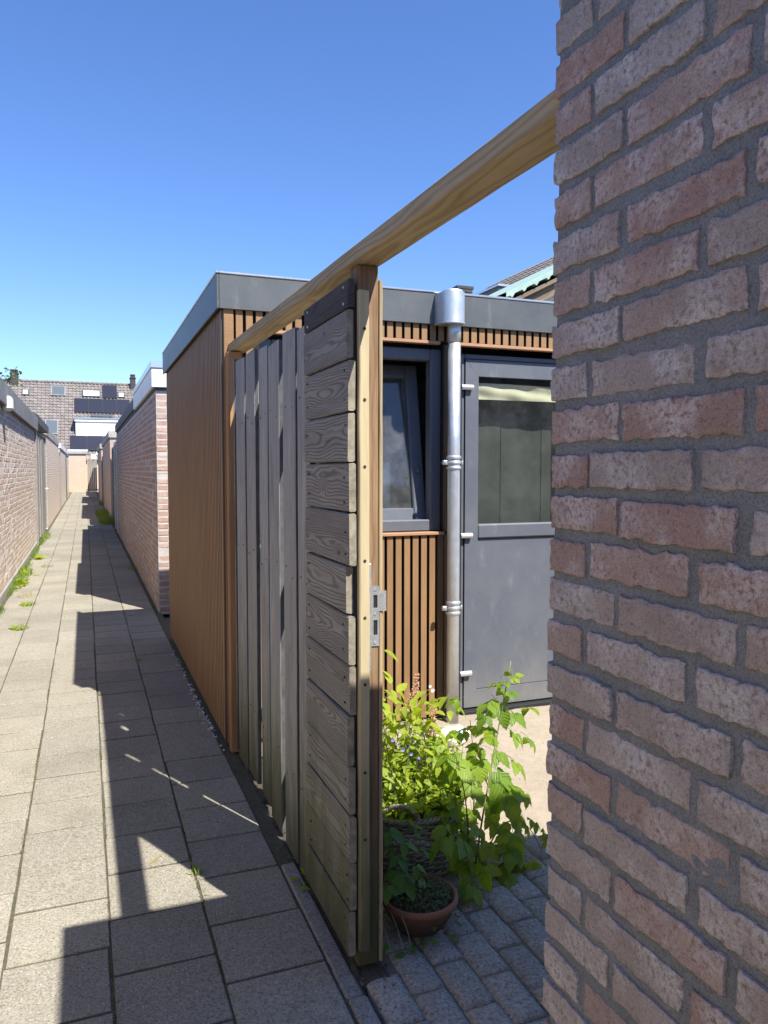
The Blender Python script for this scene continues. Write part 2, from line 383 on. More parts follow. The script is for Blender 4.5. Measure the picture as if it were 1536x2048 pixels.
M['anthracite'] = coated('anthracite_frame_dusty', (.092,.103,.124,1), .5)
M['fascia'] = coated('grey_fascia_dusty', (.076,.084,.087,1), .45)
def zinc_mat():
    t = NT('galvanised_zinc'); p = t.pos()
    v = t.n('TexVoronoi', None, Vector=t.map(p, (60, 60, 35)), Scale=1.0)
    vc = t.xyz(v.outputs['Color'])[0]; n = t.noise(p, 14, 5, .6)
    c = t.mix(t.rng(vc, 0, 1, 0, .35), (.60,.63,.65,1), (.45,.48,.50,1)); c = t.mix(t.rng(n, .45, .7, 0, .4), c, (.72,.73,.74,1))
    ro = t.math('ADD', .36, t.math('MULTIPLY', n, .22))
    return t.done(c, ro, .78, t.bump(t.noise(p, 25, 2), .06, .004))
M['zinc'] = zinc_mat()
M['steel'] = plain('brushed_steel', (.62,.62,.60,1), .45, .75, var=.2, scale=60)
M['rust'] = plain('rusty_screw', (.05,.035,.028,1), .8, .3, var=.2)
M['silver'] = plain('silver_hinge', (.62,.63,.64,1), .35, .6, var=.06)
M['glass'] = glass_mat('window_glass', dust=.16)
M['door_glass'] = glass_mat('door_glass', (.88,.90,.88,1), .85, .05)
def olive_panel():
    t = NT('olive_panel'); p = t.pos(); x, y, z = t.xyz(p)
    n = t.noise(t.map(p, (240, 3, 1.5)), 1.0, 3)
    c = t.mix(t.rng(n, .35, .65, 0, 1), (.046,.050,.043,1), (.058,.062,.054,1))
    return t.done(c, .7)
M['olive'] = olive_panel()
M['cream'] = plain('cream_fabric', (.66,.60,.42,1), .8, var=.10, scale=9)
M['inside'] = plain('inside_wall', (.30,.30,.28,1), .8)
M['white'] = plain('white_paint', (.78,.78,.76,1), .55, var=.05, scale=3)
M['offwhite'] = plain('stained_white', (.66,.65,.61,1), .7, var=.14, scale=5)
M['bitumen'] = plain('weathered_grey_edge', (.20,.198,.195,1), .75, var=.25, scale=3, bump=.3)
M['darkedge'] = plain('dark_roof_edge', (.045,.047,.052,1), .6, var=.2, scale=3)
M['roofing'] = plain('roof_felt', (.09,.09,.09,1), .9, var=.2)
M['terracotta'] = None
M['wicker'] = plain('grey_wicker', (.33,.29,.235,1), .75, var=.4, scale=45, bump=.4)
M['cane'] = plain('green_cane', (.17,.18,.075,1), .6, var=.3, scale=30)
M['browncane'] = plain('brown_stem', (.15,.10,.055,1), .7, var=.3, scale=30)
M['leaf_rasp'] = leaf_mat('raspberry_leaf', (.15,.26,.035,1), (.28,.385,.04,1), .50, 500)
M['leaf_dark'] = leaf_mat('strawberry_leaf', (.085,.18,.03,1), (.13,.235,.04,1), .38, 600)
M['leaf_light'] = leaf_mat('garden_leaf', (.30,.39,.04,1), (.40,.46,.05,1), .48, 700)
M['leaf_small'] = leaf_mat('small_leaf', (.22,.33,.04,1), (.35,.43,.06,1), .45, 900)
M['leaf_tree'] = leaf_mat('tree_leaf', (.045,.075,.022,1), (.085,.125,.035,1), .35, 100)
M['sedum'] = leaf_mat('sedum', (.11,.125,.045,1), (.18,.20,.085,1), .15, 1)
M['plume'] = plain('pink_plume', (.56,.33,.22,1), .8, var=.3, scale=60)
M['blue_flower'] = plain('blue_flower', (.22,.20,.62,1), .7, var=.2, scale=60)
M['orange_pot'] = plain('orange_pot', (.70,.235,.06,1), .6, var=.15)
M['pv'] = plain('solar_glass', (.020,.022,.036,1), .30, var=.1, spec=.4)
M['pvframe'] = plain('black_panel_frame', (.015,.015,.018,1), .5)
M['chimney'] = plain('dark_chimney_brick', (.055,.050,.048,1), .9, var=.3, scale=7)
M['skyglass'] = plain('skylight_glass', (.10,.12,.13,1), .12, var=.05, spec=.8)
M['skyblind'] = plain('pale_skylight_blind', (.62,.70,.71,1), .4, var=.05)
M['dormer_top'] = plain('blue_grey_zinc', (.22,.28,.34,1), .5, .2)
M['copper_green'] = plain('verdigris_sheet', (.30,.42,.36,1), .6, var=.18, scale=8)
M['oldbeam'] = wood_mat('old_beam', (.23,.18,.13,1), (.12,.09,.06,1), freq=300, contrast=.6, knots=.5, fib=.7)
M['teal'] = plain('dark_teal_paint', (.05,.085,.09,1), .5)
M['navy'] = plain('dark_blue_door', (.035,.042,.065,1), .5)
def roof_tile_mat():
    t = NT('grey_brown_roof_tile'); p = t.pos(); r = t.rand(True)
    c = t.mix(r, (.15,.13,.12,1), (.225,.195,.178,1)); n = t.noise(p, 2.2, 5, .65)
    c = t.mix(t.rng(n, .4, .7, 0, .5), c, (.155,.14,.125,1)); l = t.noise(p, 9, 4, .7)
    c = t.mix(t.rng(l, .62, .75, 0, .6), c, (.40,.37,.30,1))
    return t.done(c, .9)
M['rooftile'] = roof_tile_mat()
def terracotta():
    t = NT('terracotta'); p = t.pos(); n = t.noise(p, 18, 5, .65); z = t.xyz(p)[2]
    c = t.mix(t.rng(n, .35, .7, 0, .6), (.30,.125,.07,1), (.21,.095,.06,1))
    lime = t.noise(p, 45, 4, .7); c = t.mix(t.rng(lime, .62, .8, 0, .35), c, (.42,.36,.31,1))
    zz = t.math('ADD', z, t.math('MULTIPLY', t.math('SUBTRACT', n, .5), .05))
    c = t.mix(t.rng(zz, .055, .105, .75, 0), c, (.055,.05,.042,1))
    return t.done(c, .8, 0, t.bump(lime, .2, .002))
M['terracotta'] = terracotta()

# ================================================================== GROUND, PATH, YARD
g = MB(); N = 24
xs = [-900, -300, -100, -40, -15, -6, -3, 0, 3, 6, 15, 40, 100, 300, 900]
for i in range(len(xs)-1):
    for j in range(len(xs)-1):
        g.add([(xs[i],xs[j],-.06),(xs[i+1],xs[j],-.06),(xs[i+1],xs[j+1],-.06),(xs[i],xs[j+1],-.06)], [(0,1,2,3)])
struct(g.build('ground', M['earth']))

PX0, PW = -0.872, 0.306                     # first column edge and slab pitch
path = MB(); path.add([(-.93,-6,-.0038),(.72,-6,-.0038),(.72,60,-.0038),(-.93,60,-.0038)], [(0,1,2,3)])
path_o = struct(path.build('path', M['bed']))
rs = random.Random(3)
slab_me = []
for k in range(5):
    b = MB(); b.cbox(-.1488,.1488,-.1474,.1474,-.05,0,.0022, jit=.0012); slab_me.append(b.mesh('paving_slab'))
slabs = []
for c in range(5):
    cx = PX0 + PW*(c+.5)
    for j in range(-16, 194):
        cy = (j + (0 if c % 2 else .5)) * PW + .05
        slabs.append((max(0, abs(cy-3)) , cx, cy, c))
def slab_seen(s): return s[2] > 1.0
order = sorted(slabs, key=lambda s: (0 if slab_seen(s) else 1, s[2]))
rest = MB()
for i, (_, cx, cy, c) in enumerate(order):
    hz = abs(rs.gauss(0, .0012)); tx, ty = rs.gauss(0, .0035), rs.gauss(0, .0035)
    ox, oy = rs.gauss(0, .0015), rs.gauss(0, .0016)
    if c == 0 and cy > 6: hz += rs.gauss(0, .001)
    if i < 290:
        put('paving_slab', slab_me[i % 5], M['slab'], path_o, (cx+ox, cy+oy, hz), (tx, ty, rs.gauss(0, .003) + (i % 2)*math.pi))
    else:
        rest.cbox(cx-.149+ox, cx+.149+ox, cy-.1474+oy, cy+.1474+oy, -.03+hz, hz, .002, rnd=rs.random())
rest.build('paving_slab', M['slab_s'], path_o, attr=True, kind='stuff')
# edging stones along the right of the path
for k in range(6):
    y0 = -2.0 + k*.80
    b = MB(); b.cbox(-.027,.027,-.396,.396,-.1,.006,.006, jit=.001)
    b.build('edging_stone', M['edging'], path_o, (.690+rs.gauss(0,.002), y0+.4, rs.gauss(0,.002)), (rs.gauss(0,.003), rs.gauss(0,.01), rs.gauss(0,.004)))
# dirt strip under the fence
d = MB(); nx, ny = 14, 130
def dz(x, y): return -.012 + .020*noise.fractal(Vector((x*16, y*16, 0)), 1, 2, 4) + .008*noise.noise(Vector((x*60, y*60, 4)))
vs = [(.715 + (.835-.715)*i/nx, -.2 + 4.3*j/ny, 0) for j in range(ny+1) for i in range(nx+1)]
vs = [(x, y, dz(x, y) + .004 + (.016 if y > 2.08 else 0)*max(0, 1-abs(x-.775)/.06) - (.035 if y < 2.03 and x > .732 else 0)) for x, y, _ in vs]
d.add(vs, [(j*(nx+1)+i, j*(nx+1)+i+1, (j+1)*(nx+1)+i+1, (j+1)*(nx+1)+i) for j in range(ny) for i in range(nx)])
struct(d.build('soil_strip', M['soil'], smooth=True))
# paver yard inside the gate
pv = MB(); pv.add([(.735,-.3,-.0075),(3.6,-.3,-.0075),(3.6,2.66,-.0075),(.735,2.66,-.0075)], [(0,1,2,3)])
pv_o = struct(pv.build('paved_yard', M['joint']))
def paver_mesh(seed):
    """worn block with a crumbled rim"""
    L, W2 = .2055, .1045; nx, ny = 6, 11; b = MB(); vs = []
    for j in range(ny+1):
        for i in range(nx+1):
            u, v = i/nx, j/ny; x, y = (u-.5)*W2, (v-.5)*L
            e = min(u, 1-u)*W2, min(v, 1-v)*L; m = min(e)
            q = noise.fractal(Vector((x*45+seed*9, y*45, seed)), 1, 2, 3)
            z = -.006*max(0, 1-m/.010)**1.6 + .0020*q - (.002 if m < .001 else 0)*(1+q)
            x += .003*noise.noise(Vector((y*30, seed*3, 1)))*(abs(u-.5)*2)**4; y += .003*noise.noise(Vector((x*40, seed*3, 7)))*(abs(v-.5)*2)**4
            vs.append((x, y, z))
    b.add(vs, [(j*(nx+1)+i, j*(nx+1)+i+1, (j+1)*(nx+1)+i+1, (j+1)*(nx+1)+i) for j in range(ny) for i in range(nx)])
    rim = [i for i in range(nx+1)] + [j*(nx+1)+nx for j in range(1, ny+1)] + [ny*(nx+1)+i for i in range(nx-1, -1, -1)] + [j*(nx+1) for j in range(ny-1, 0, -1)]
    o = len(b.v); b.v += [(vs[i][0], vs[i][1], -.05) for i in rim]; n = len(rim)
    for k in range(n): b.f.append((rim[k], o+k, o+(k+1) % n, rim[(k+1) % n])); b.r.append(.5)
    b.smooth = True
    return b.mesh('paver')
pav = [paver_mesh(s) for s in range(9)]
k = 0
for c in range(20):
    for j in range(-1, 13):
        x = .79 + c*.1085; y = .06 + (j + (.5 if c % 2 else 0))*.2105
        if y > 2.66 or (x < .84 and y > 1.98): continue
        put('paver', pav[k % 9], M['paver'], pv_o, (x+rs.gauss(0,.0015), y+rs.gauss(0,.002), .002+rs.gauss(0,.0025)),
            (rs.gauss(0,.007), rs.gauss(0,.010), rs.gauss(0,.006) + (math.pi if k % 3 == 0 else 0))); k += 1
# sand in front of the shed
s = MB(); nx, ny = 70, 46
def sz(x, y):
    e = min(1, max(0, (y-2.58)/.35)); h = .03*noise.fractal(Vector((x*1.6, y*1.6, 2)), 1, 2, 3) + .012*noise.fractal(Vector((x*9, y*9, 5)), 1, 2, 3)
    return -.03 + e*(.026 + h*.55 + .03*max(0, y-3.4)) + .004*noise.noise(Vector((x*40, y*40, 0)))
vs = [(.835 + 4.6*i/nx, 2.56 + 1.60*j/ny, 0) for j in range(ny+1) for i in range(nx+1)]
vs = [(x, y, sz(x, y)) for x, y, _ in vs]
s.add(vs, [(j*(nx+1)+i, j*(nx+1)+i+1, (j+1)*(nx+1)+i+1, (j+1)*(nx+1)+i) for j in range(ny) for i in range(nx)])
struct(s.build('sand_ground', M['sand'], smooth=True))
# crumbs and grit on the ground
gr = MB(); rg = random.Random(5)
def crumb(b, x, y, z, r):
    vs = [(x+r*rg.uniform(.6,1.2)*dx, y+r*rg.uniform(.6,1.2)*dy, z+r*rg.uniform(.4,.8)*dz_) for dx,dy,dz_ in ((1,0,0),(-1,0,0),(0,1,0),(0,-1,0),(0,0,1.2))]
    b.add(vs, [(0,2,4),(2,1,4),(1,3,4),(3,0,4)], rg.random())
for _ in range(900):
    y = rg.uniform(.7, 4.2); crumb(gr, rg.uniform(.70,.82) + abs(rg.gauss(0,.02)), y, dz(.77,y)+.006, rg.uniform(.002,.006))
for _ in range(500): x = rg.uniform(1.0,3.2); y = rg.uniform(2.6,4.1); crumb(gr, x, y, sz(x,y)-.001, rg.uniform(.002,.005))
struct_g = gr.build('grit', M['joint'], attr=True); struct_g['kind'] = 'stuff'; struct_g['label'] = 'loose grit and crumbs lying on soil strip and sand'; struct_g['category'] = 'grit'
mo = MB()
for _ in range(130):
    y = rg.choice((rg.uniform(4.0,6.9), rg.uniform(4.2,5.4))); x = .665 - abs(rg.gauss(0,.018)); crumb(mo, x, y, .001, rg.uniform(.003,.010))
tag(mo.build('mortar_spill', M['offwhite'], attr=True), 'white mortar droppings along foot of the brown slatted shed', 'mortar')['kind'] = 'stuff'

# ================================================================== BRICKWORK
CP, BH = .0675, .053                        # course pitch, brick height
BHN = .0500
def rough_brick(L, seed, depth=.03, end=False):
    """hand-moulded brick; face = local +Z? face looks along local -X, length along Y, height Z"""
    nu = max(10, int(L/.0075)+2); nv = 9
    UU = [0, .0022/L, .006/L] + [.006/L + (1-.012/L)*k/(nu-4) for k in range(1, nu-4)] + [1-.006/L, 1-.0022/L, 1]; nu = len(UU)-1
    vs = []; b = MB()
    a1, a2 = noise.noise(Vector((seed*3.1, 1, 0)))*.004, noise.noise(Vector((seed*3.1, 2, 0)))*.004
    sag = noise.noise(Vector((seed*2.3, 5, 0)))*.003
    def edge(q, k): return .0042*noise.fractal(Vector((q*46, seed*5.7, k)), 1, 2, 3)
    for j in range(nv+1):
        for i in range(nu+1):
            # concentrate grid lines near the rim
            u = UU[i]; v = j/nv
            v = .5 - .5*math.cos(math.pi*v); 
            y = (u-.5)*L; z = (v-.5)*BHN
            y2 = y + (edge(z, 1 if u < .5 else 2) + (a1 if u < .5 else a2)*(v-.5)) * (abs(u-.5)*2)**3
            z2 = z + (edge(y, 3 if v < .5 else 4)*1.15 + sag*(1-(2*u-1)**2)) * (abs(v-.5)*2)**2
            my = min(u, 1-u)*L; mz = min(v, 1-v)*BHN
            drop = .0013*max(0, 1-my/.0030)**2 + .0013*max(0, 1-mz/.0026)**2
            q = noise.fractal(Vector((y*22+seed*11, z*40, seed*1.7)), 1, 2.1, 4)
            q2 = noise.noise(Vector((y*95+seed*11, z*130, seed*1.7)))
            x = drop - .0020*q - .0011*q2
            cr = noise.noise(Vector((y*14+seed*23, z*50, seed*.9)))          # clefts
            if abs(cr) < .06: x += .0026*(1-abs(cr)/.06)*max(0, noise.noise(Vector((y*9, seed, 3)))+.25)
            vs.append((x, y2, z2))
    W1 = nu+1
    b.add(vs, [(j*W1+i, (j+1)*W1+i, (j+1)*W1+i+1, j*W1+i+1) for j in range(nv) for i in range(nu)])
    rim = [i for i in range(W1)] + [j*W1+nu for j in range(1, nv+1)] + [nv*W1+i for i in range(nu-1, -1, -1)] + [j*W1 for j in range(nv-1, 0, -1)]
    n = len(rim); o = len(b.v); b.v += [vs[i] for i in rim]; prev = list(range(o, o+n))
    for dd in ((.008, .03, depth) if end else (depth,)):
        o = len(b.v)
        for i in rim:
            p = vs[i]; q = .0025*noise.noise(Vector((p[2]*50, dd*50, seed))) if end else 0
            b.v.append((dd, p[1] + (q if p[1] > 0 else 0)*1.0 + (.0012 if p[1] > 0 and end else 0), p[2]))
        cur = list(range(o, o+n))
        for k in range(n): b.f.append((prev[k], prev[(k+1) % n], cur[(k+1) % n], cur[k])); b.r.append(.5)
        prev = cur
    b.smooth = True
    return b.mesh('brick')

def brick_field(parent, mats, origin, udir, ndir, length, z0, z1, n_ind, key, jit=.003, proud=.0030, first=None, L=.211, pitch=.2235, depth=.02):
    """running-bond facing on a wall plane: the n_ind pieces nearest the viewer are objects, the rest one joined part"""
    o = Vector(origin); u = Vector(udir); nn = Vector(ndir)
    rot = math.atan2(u.y, u.x)
    me = []
    for q in range(4):
        b = MB(); b.cbox(-L/2, L/2, -depth, proud, -BH/2, BH/2, .004, jit=.0018); me.append(b.mesh('brick'))
    mh = []
    for q in range(2):
        b = MB(); b.cbox(-.0497, .0497, -depth, proud, -BH/2, BH/2, .004, jit=.0018); mh.append(b.mesh('brick'))
    flip = 1 if (Matrix.Rotation(rot, 3, 'Z') @ Vector((0,1,0))).dot(nn) > 0 else -1
    lst = []
    rows = int((z1-z0)/CP)
    rr = random.Random(int(length*100) + int(o.y*7))
    for j in range(rows):
        z = z0 + CP*(j+.5); off = 0
        if j % 2: lst.append((.0497+.004, z, True)); off = .111
        t = off + L/2 + .004
        while t + L/2 < length - .002:
            lst.append((t, z, False)); t += pitch
        rem = length - (t - L/2)
        if rem > .095: lst.append((t - L/2 + .0497, z, True))
    P = [(key(o + u*t), t, z, h) for t, z, h in lst]
    P.sort(key=lambda q: q[0])
    rest = MB()
    for i, (_, t, z, h) in enumerate(P):
        c = o + u*t; dn = rr.gauss(0, jit*.5); a = rr.gauss(0, .012); a2 = rr.gauss(0, .006)
        loc = (c.x + nn.x*dn, c.y + nn.y*dn, z + rr.gauss(0, .001))
        rotz = rot + (0 if flip > 0 else math.pi)
        if i < n_ind:
            put('brick', (mh if h else me)[rr.randrange(2 if h else 4)], mats[0], parent, loc, (a, a2, rotz))
        else:
            T = Matrix.Translation(loc) @ Matrix.Rotation(rotz, 4, 'Z') @ Matrix.Rotation(a, 4, 'X') @ Matrix.Rotation(a2, 4, 'Y')
            hl = .0497 if h else L/2
            rest.cbox(-hl, hl, -depth, proud, -BH/2, BH/2, .004, rnd=rr.random(), M=T)
    if rest.v: rest.build('brick', mats[1], parent, attr=True, kind='stuff')

camd = lambda p: (p - Vector((0,0,0))).length

# ---- the near brick garage at the right
gar = tag(empty('brick_garage', (.7, 1.06, 0)), 'weathered red brown brick garage close to camera filling right edge of view', 'garage')
def P_(o): # child placed in world coordinates of parent without rotation
    return o
def W(parent, loc): return (loc[0]-parent.location.x, loc[1]-parent.location.y, loc[2]-parent.location.z)
off = gar.location
b = MB(); b.box(.7085-off.x, 3.4-off.x, -4.0-off.y, 1.0585-off.y, 0, 2.345)
b.build('wall', M['mortar'], gar)
ms_ = MB(); ny_, nz_ = 130, 300; vs = []
for j in range(nz_+1):
    for i in range(ny_+1):
        y_ = .02 + 1.0395*i/ny_; z_ = 2.33*j/nz_
        q = noise.fractal(Vector((y_*38, z_*38, 7)), 1, 2, 3); q2 = noise.noise(Vector((y_*9, z_*9, 2)))
        vs.append((.7046 - off.x - .0013*q - .0010*q2 + (.003 if i == ny_ else 0), y_ - off.y, z_))
ms_.add(vs, [(j*(ny_+1)+i, (j+1)*(ny_+1)+i, (j+1)*(ny_+1)+i+1, j*(ny_+1)+i+1) for j in range(nz_) for i in range(ny_)])
ms_.build('mortar', M['mortar'], gar, smooth=True)
rb = random.Random(8)
row0 = 1.5005 - CP*22                         # a header course centred at z = 1.5005
for j in range(0, 34):
    z = row0 + CP*j
    header = (j % 2 == 0)
    spans = []
    t = 1.062
    first = .092 if header else .163
    spans.append((t, first, True)); t -= first + .0125
    while t > 0.12:
        L = .2085 + rb.gauss(0, .0025)
        spans.append((t, L, False)); t -= L + .0165 + abs(rb.gauss(0, .002))
    if z < .5 or z > 2.34:                    # out of view: plain pieces
        pass
    for (y1, L, end) in spans:
        if rb.random() < .10 and not end: L -= .004
        me = rough_brick(L, rb.uniform(0, 90), .10 if end else .03, end)
        # face looks toward -X, so local x grows into the wall
        put('brick', me, M['brick_near'], gar, W(gar, (.700 + rb.gauss(0,.0014), y1 - L/2 + (rb.gauss(0,.002) if end else 0), z + rb.gauss(0,.0014))), (rb.gauss(0,.008), rb.gauss(0,.010), rb.gauss(0,.006)))
bf = MB()
for j in range(34):                           # the rest of the alley face and the back wall, out of the picture
    z = row0 + CP*j; y = .02 - (.11 if j % 2 else 0)
    while y > -3.9:
        bf.cbox(.700-off.x, .73-off.x, y-.211-off.y, y-off.y, z-BH/2, z+BH/2, .004, rnd=rb.random(), jit=.0012); y -= .2245
    x = .83 + (.07 if j % 2 else 0)
    while x < 3.15:
        bf.cbox(x-off.x, x+.211-off.x, 1.03-off.y, 1.060-off.y, z-BH/2, z+BH/2, .004, rnd=rb.random(), jit=.0012); x += .2245
bf.build('brick', M['brick_near_stuff'], gar, attr=True, kind='stuff')
b = MB(); b.cbox(.620-off.x, 3.46-off.x, 1.063-off.y, 1.080-off.y, 2.28, 2.405, .003); b.build('fascia', M['offwhite'], gar)
b = MB(); b.cbox(.620-off.x, .643-off.x, -4.05-off.y, 1.062-off.y, 2.28, 2.405, .003); b.build('fascia', M['offwhite'], gar)
b = MB(); b.box(.644-off.x, 3.45-off.x, -4.0-off.y, 1.062-off.y, 2.346, 2.395); b.build('roof', M['roofing'], gar)

# ---- a plain alley shed: brick walls, roof edge boards, felt roof
def shed(name, label, side, x_face, y0, y1, ztop, bmat, mortar, edge_mat, edge=(2.30, 2.52), depth=2.6, over=.05, n_side=0, n_front=0, geo=True, front=True, trim=None, cat='shed', y_geo=None, plinth=False, core_mat=None):
    s_ = 1 if side == 'R' else -1                 # +1: stands at +x of its face
    t = tag(empty(name, (x_face, y0, 0)), label, cat, 'brick sheds lining the alley')
    q = t.location
    xa, xb = sorted((x_face - s_*.0005, x_face + s_*depth))
    b = MB(); b.box(xa-q.x, xb-q.x, -.0005 if geo else .006, y1-y0-.006, -.02, ztop); b.build('wall', core_mat or mortar, t)
    key = lambda p: (Vector((p.x+q.x, p.y+q.y, 0))).length
    if geo:
        brick_field(t, bmat, (0, 0, 0), (0, 1, 0), (-s_, 0, 0), (y_geo or y1)-y0, .0, ztop, n_side, key)
        if front:
            xo = s_*.002
            brick_field(t, bmat, (.0 if s_ > 0 else -min(depth, 1.2), 0, 0), (1, 0, 0), (0, -1, 0), min(depth, 1.2), .0, ztop, n_front, key)
    e0, e1 = edge
    o = over
    xs0, xs1 = (-o, -o+.03) if s_ > 0 else (o-.03, o)
    b = MB(); b.cbox(xs0, xs1, -o+.031, y1-y0+o*.3, e0, e1, .004); b.build('roof_edge', edge_mat, t)
    xf0, xf1 = (-o, depth) if s_ > 0 else (-depth, o)
    b = MB(); b.cbox(xf0, xf1, -o, -o+.03, e0, e1, .004); b.build('roof_edge', edge_mat, t)
    if trim:
        b = MB(); b.cbox(xs0-.012*s_ if s_ > 0 else xs0-.004, xs1+.004 if s_ > 0 else xs1+.012, -o+.036, y1-y0+o*.3, e1+.001, e1+.07, .004); b.build('trim', trim, t)
        b = MB(); b.cbox(xf0-.012 if s_ > 0 else xf0, xf1 if s_ > 0 else xf1+.012, -o-.012, -o+.034, e1+.001, e1+.07, .004); b.build('trim', trim, t)
    xr0, xr1 = (xs1+.001, depth) if s_ > 0 else (-depth, xs0-.001)
    b = MB(); b.box(xr0, xr1, -o+.031, y1-y0, ztop+.002, e1-.03); b.build('roof', M['roofing'], t)
    if plinth:
        b = MB(); xp = sorted((-s_*.012, s_*.02)); b.cbox(xp[0], xp[1], .0, y1-y0, -.02, .11, .006, jit=.002); b.build('plinth', M['conc'], t)
    return t

BL = (M['brick_left'], M['brick_left_s']); BR = (M['brick_red'], M['brick_red_s'])
def texbrick(name, a, b_, m, rot=0.0):
    t = NT(name); p = t.pos(); x, y, z = t.xyz(p)
    vec = t.comb(t.math('ADD', x, y), z, 0.0)
    br = t.n('TexBrick', None, Vector=vec, Color1=a, Color2=b_, Mortar=m, Scale=1.0)
    br.inputs['Mortar Size'].default_value = .012; br.inputs['Brick Width'].default_value = .2235; br.inputs['Row Height'].default_value = CP
    return t.done(br.outputs[0], .9, 0, t.bump(t.math('SUBTRACT', 1.0, br.outputs['Fac']), .5, .01))
M['far_left'] = texbrick('far_pale_brick', (.50,.365,.27,1), (.58,.445,.345,1), (.70,.64,.56,1))
M['far_red'] = texbrick('far_rose_brick', (.36,.225,.165,1), (.42,.285,.22,1), (.46,.42,.38,1))
M['far_end'] = texbrick('far_orange_brick', (.50,.33,.225,1), (.56,.39,.28,1), (.60,.53,.44,1))

# left row
L1 = shed('brick_shed', 'long pale brick shed with grey weathered roof edge at left of alley', 'L', -.92, -6, 16.6, 2.28, BL, M['mortar_pale'], M['bitumen'], (2.27, 2.53), geo=False, over=.07, plinth=False, cat='shed')
brick_field(L1, BL, (0, 14.0, 0), (0, 1, 0), (1, 0, 0), 8.6, .05, 2.27, 300, lambda p: p.y, proud=.0025, jit=.003)
bf = MB(); rq = random.Random(4)
for j in range(33):
    z = .05 + CP*(j+.5); y = .0 + (.11 if j % 2 else 0)
    while y < 13.9: bf.cbox(-.02, .0025, y, y+.211, z-BH/2, z+BH/2, .003, rnd=rq.random()); y += .2235
bf.build('brick', M['brick_left_s'], L1, attr=True, kind='stuff')
b = MB(); b.cbox(-.02, .014, 0, 22.5, -.02, .10, .008, jit=.002); b.build('plinth', M['conc'], L1)
shed('brick_shed', 'pale brick shed with white roof edge behind grey plank gate on left', 'L', -.93, 21.6, 31.6, 2.40, None, M['mortar_pale'], M['conc'], (2.40, 2.61), geo=False, over=.02, core_mat=M['far_left'])
shed('brick_shed', 'farther pale brick shed with bright white roof edge block on left', 'L', -.93, 33.0, 42.5, 2.38, None, M['mortar_pale'], M['white'], (2.38, 2.58), geo=False, over=.04, core_mat=M['far_left'])
shed('brick_shed', 'last small brick shed on left before the alley end', 'L', -1.05, 44.2, 56.0, 2.38, None, M['mortar_pale'], M['bitumen'], (2.40, 2.56), geo=False, over=.03, core_mat=M['far_left'])
# right row
R1 = shed('brick_shed', 'rose brick shed with white roof edge just behind brown slatted shed', 'R', .70, 8.36, 11.55, 2.33, BR, M['mortar_mid'], M['white'], (2.36, 2.555), n_side=160, n_front=140, over=.045, trim=M['trim'])
R1b = shed('brick_shed', 'rose brick shed with dark roof edge in the middle of right row', 'R', .703, 11.56, 19.3, 2.33, BR, M['mortar_mid'], M['darkedge'], (2.40, 2.56), n_side=60, front=False, over=.03)
shed('brick_shed', 'brick shed with pale concrete cap beyond dark blue door on right', 'R', .69, 24.0, 34.0, 2.44, None, M['mortar_mid'], M['conc'], (2.46, 2.655), geo=False, over=.04, core_mat=M['far_red'])
shed('brick_shed', 'distant brick shed with small pale cap on right side of alley', 'R', .66, 36.0, 45.0, 2.42, None, M['mortar_mid'], M['conc'], (2.45, 2.66), geo=False, over=.05, core_mat=M['far_red'])
shed('brick_shed', 'farthest brick shed on right beside the end gate', 'R', .84, 47.0, 57.0, 2.42, None, M['mortar_mid'], M['white'], (2.43, 2.60), geo=False, over=.04, core_mat=M['far_red'])

# end wall of the alley: a brick shed seen front-on, and a plank gate beside it
E0 = tag(empty('brick_shed', (-1.06, 57.0, 0)), 'orange brick shed front closing the far end of the alley', 'shed', 'brick sheds lining the alley')
b = MB(); b.box(0, 1.12, 0, 3, -.02, 2.62); b.build('wall', M['far_end'], E0)
b = MB(); b.cbox(-.14, 1.22, -.10, -.04, 2.63, 2.80, .01); b.build('roof_edge', M['conc'], E0)
b = MB(); b.cbox(-.05, 1.26, -.04, .04, 2.81, 2.92, .01); b.build('roof_edge', M['white'], E0)
b = MB(); b.box(-.1, 1.2, .05, 3, 2.64, 2.80); b.build('roof', M['roofing'], E0)
G = tag(empty('plank_gate', (.13, 57.6, 0)), 'narrow pale plank gate at the end of the alley', 'gate', 'plank gates of the alley')
for i in range(5):
    b = MB(); b.cbox(-1.07, 1.07, -.055, .055, -.012, .012, .003); b.build('plank', M['far_wood'], G, (.10+i*.118, 0, 1.12), (0, R(-90), R(90)))
b = MB(); b.cbox(.0,.05,-.05,.05,0,2.35,.004); b.build('post', M['new_wood'], G)
b = MB(); b.cbox(.28,.60,-.10,.02,2.30,2.62,.01); b.build('box', M['white'], G)
b = MB(); b.cbox(.60,.85,-.15,-.03,2.58,2.80,.01); b.build('cap', M['white'], G)

# plank gate of the left row with its little felt roof
G = tag(empty('plank_gate', (-.93, 16.7, 0)), 'grey vertical plank gate under small dark roof in left wall', 'gate', 'plank gates of the alley')
rk = random.Random(2)
for i in range(22):
    b = MB(); b.cbox(-1.12, 1.12, -.102, .102, -.012, .012, .003)
    b.build('plank', M['far_wood'], G, (rk.choice((0, -.022)), .12+i*.212, 1.17 + rk.gauss(0,.01)), (0, R(-90), 0))
b = MB(); b.cbox(-.06,.04,.0,.07,0,2.45,.004); b.build('post', M['far_wood'], G)
b = MB(); b.prism([(-.35,2.44),(.08,2.44),(.08,2.60),(-.05,2.66),(-.35,2.66)], 'y', -.05, 4.75); b.build('roof', M['darkedge'], G)
b = MB(); b.tube([(.02,3.9,1.05),(.07,3.9,1.05),(.07,4.02,1.05)], .012, 6); b.build('handle', M['silver'], G)
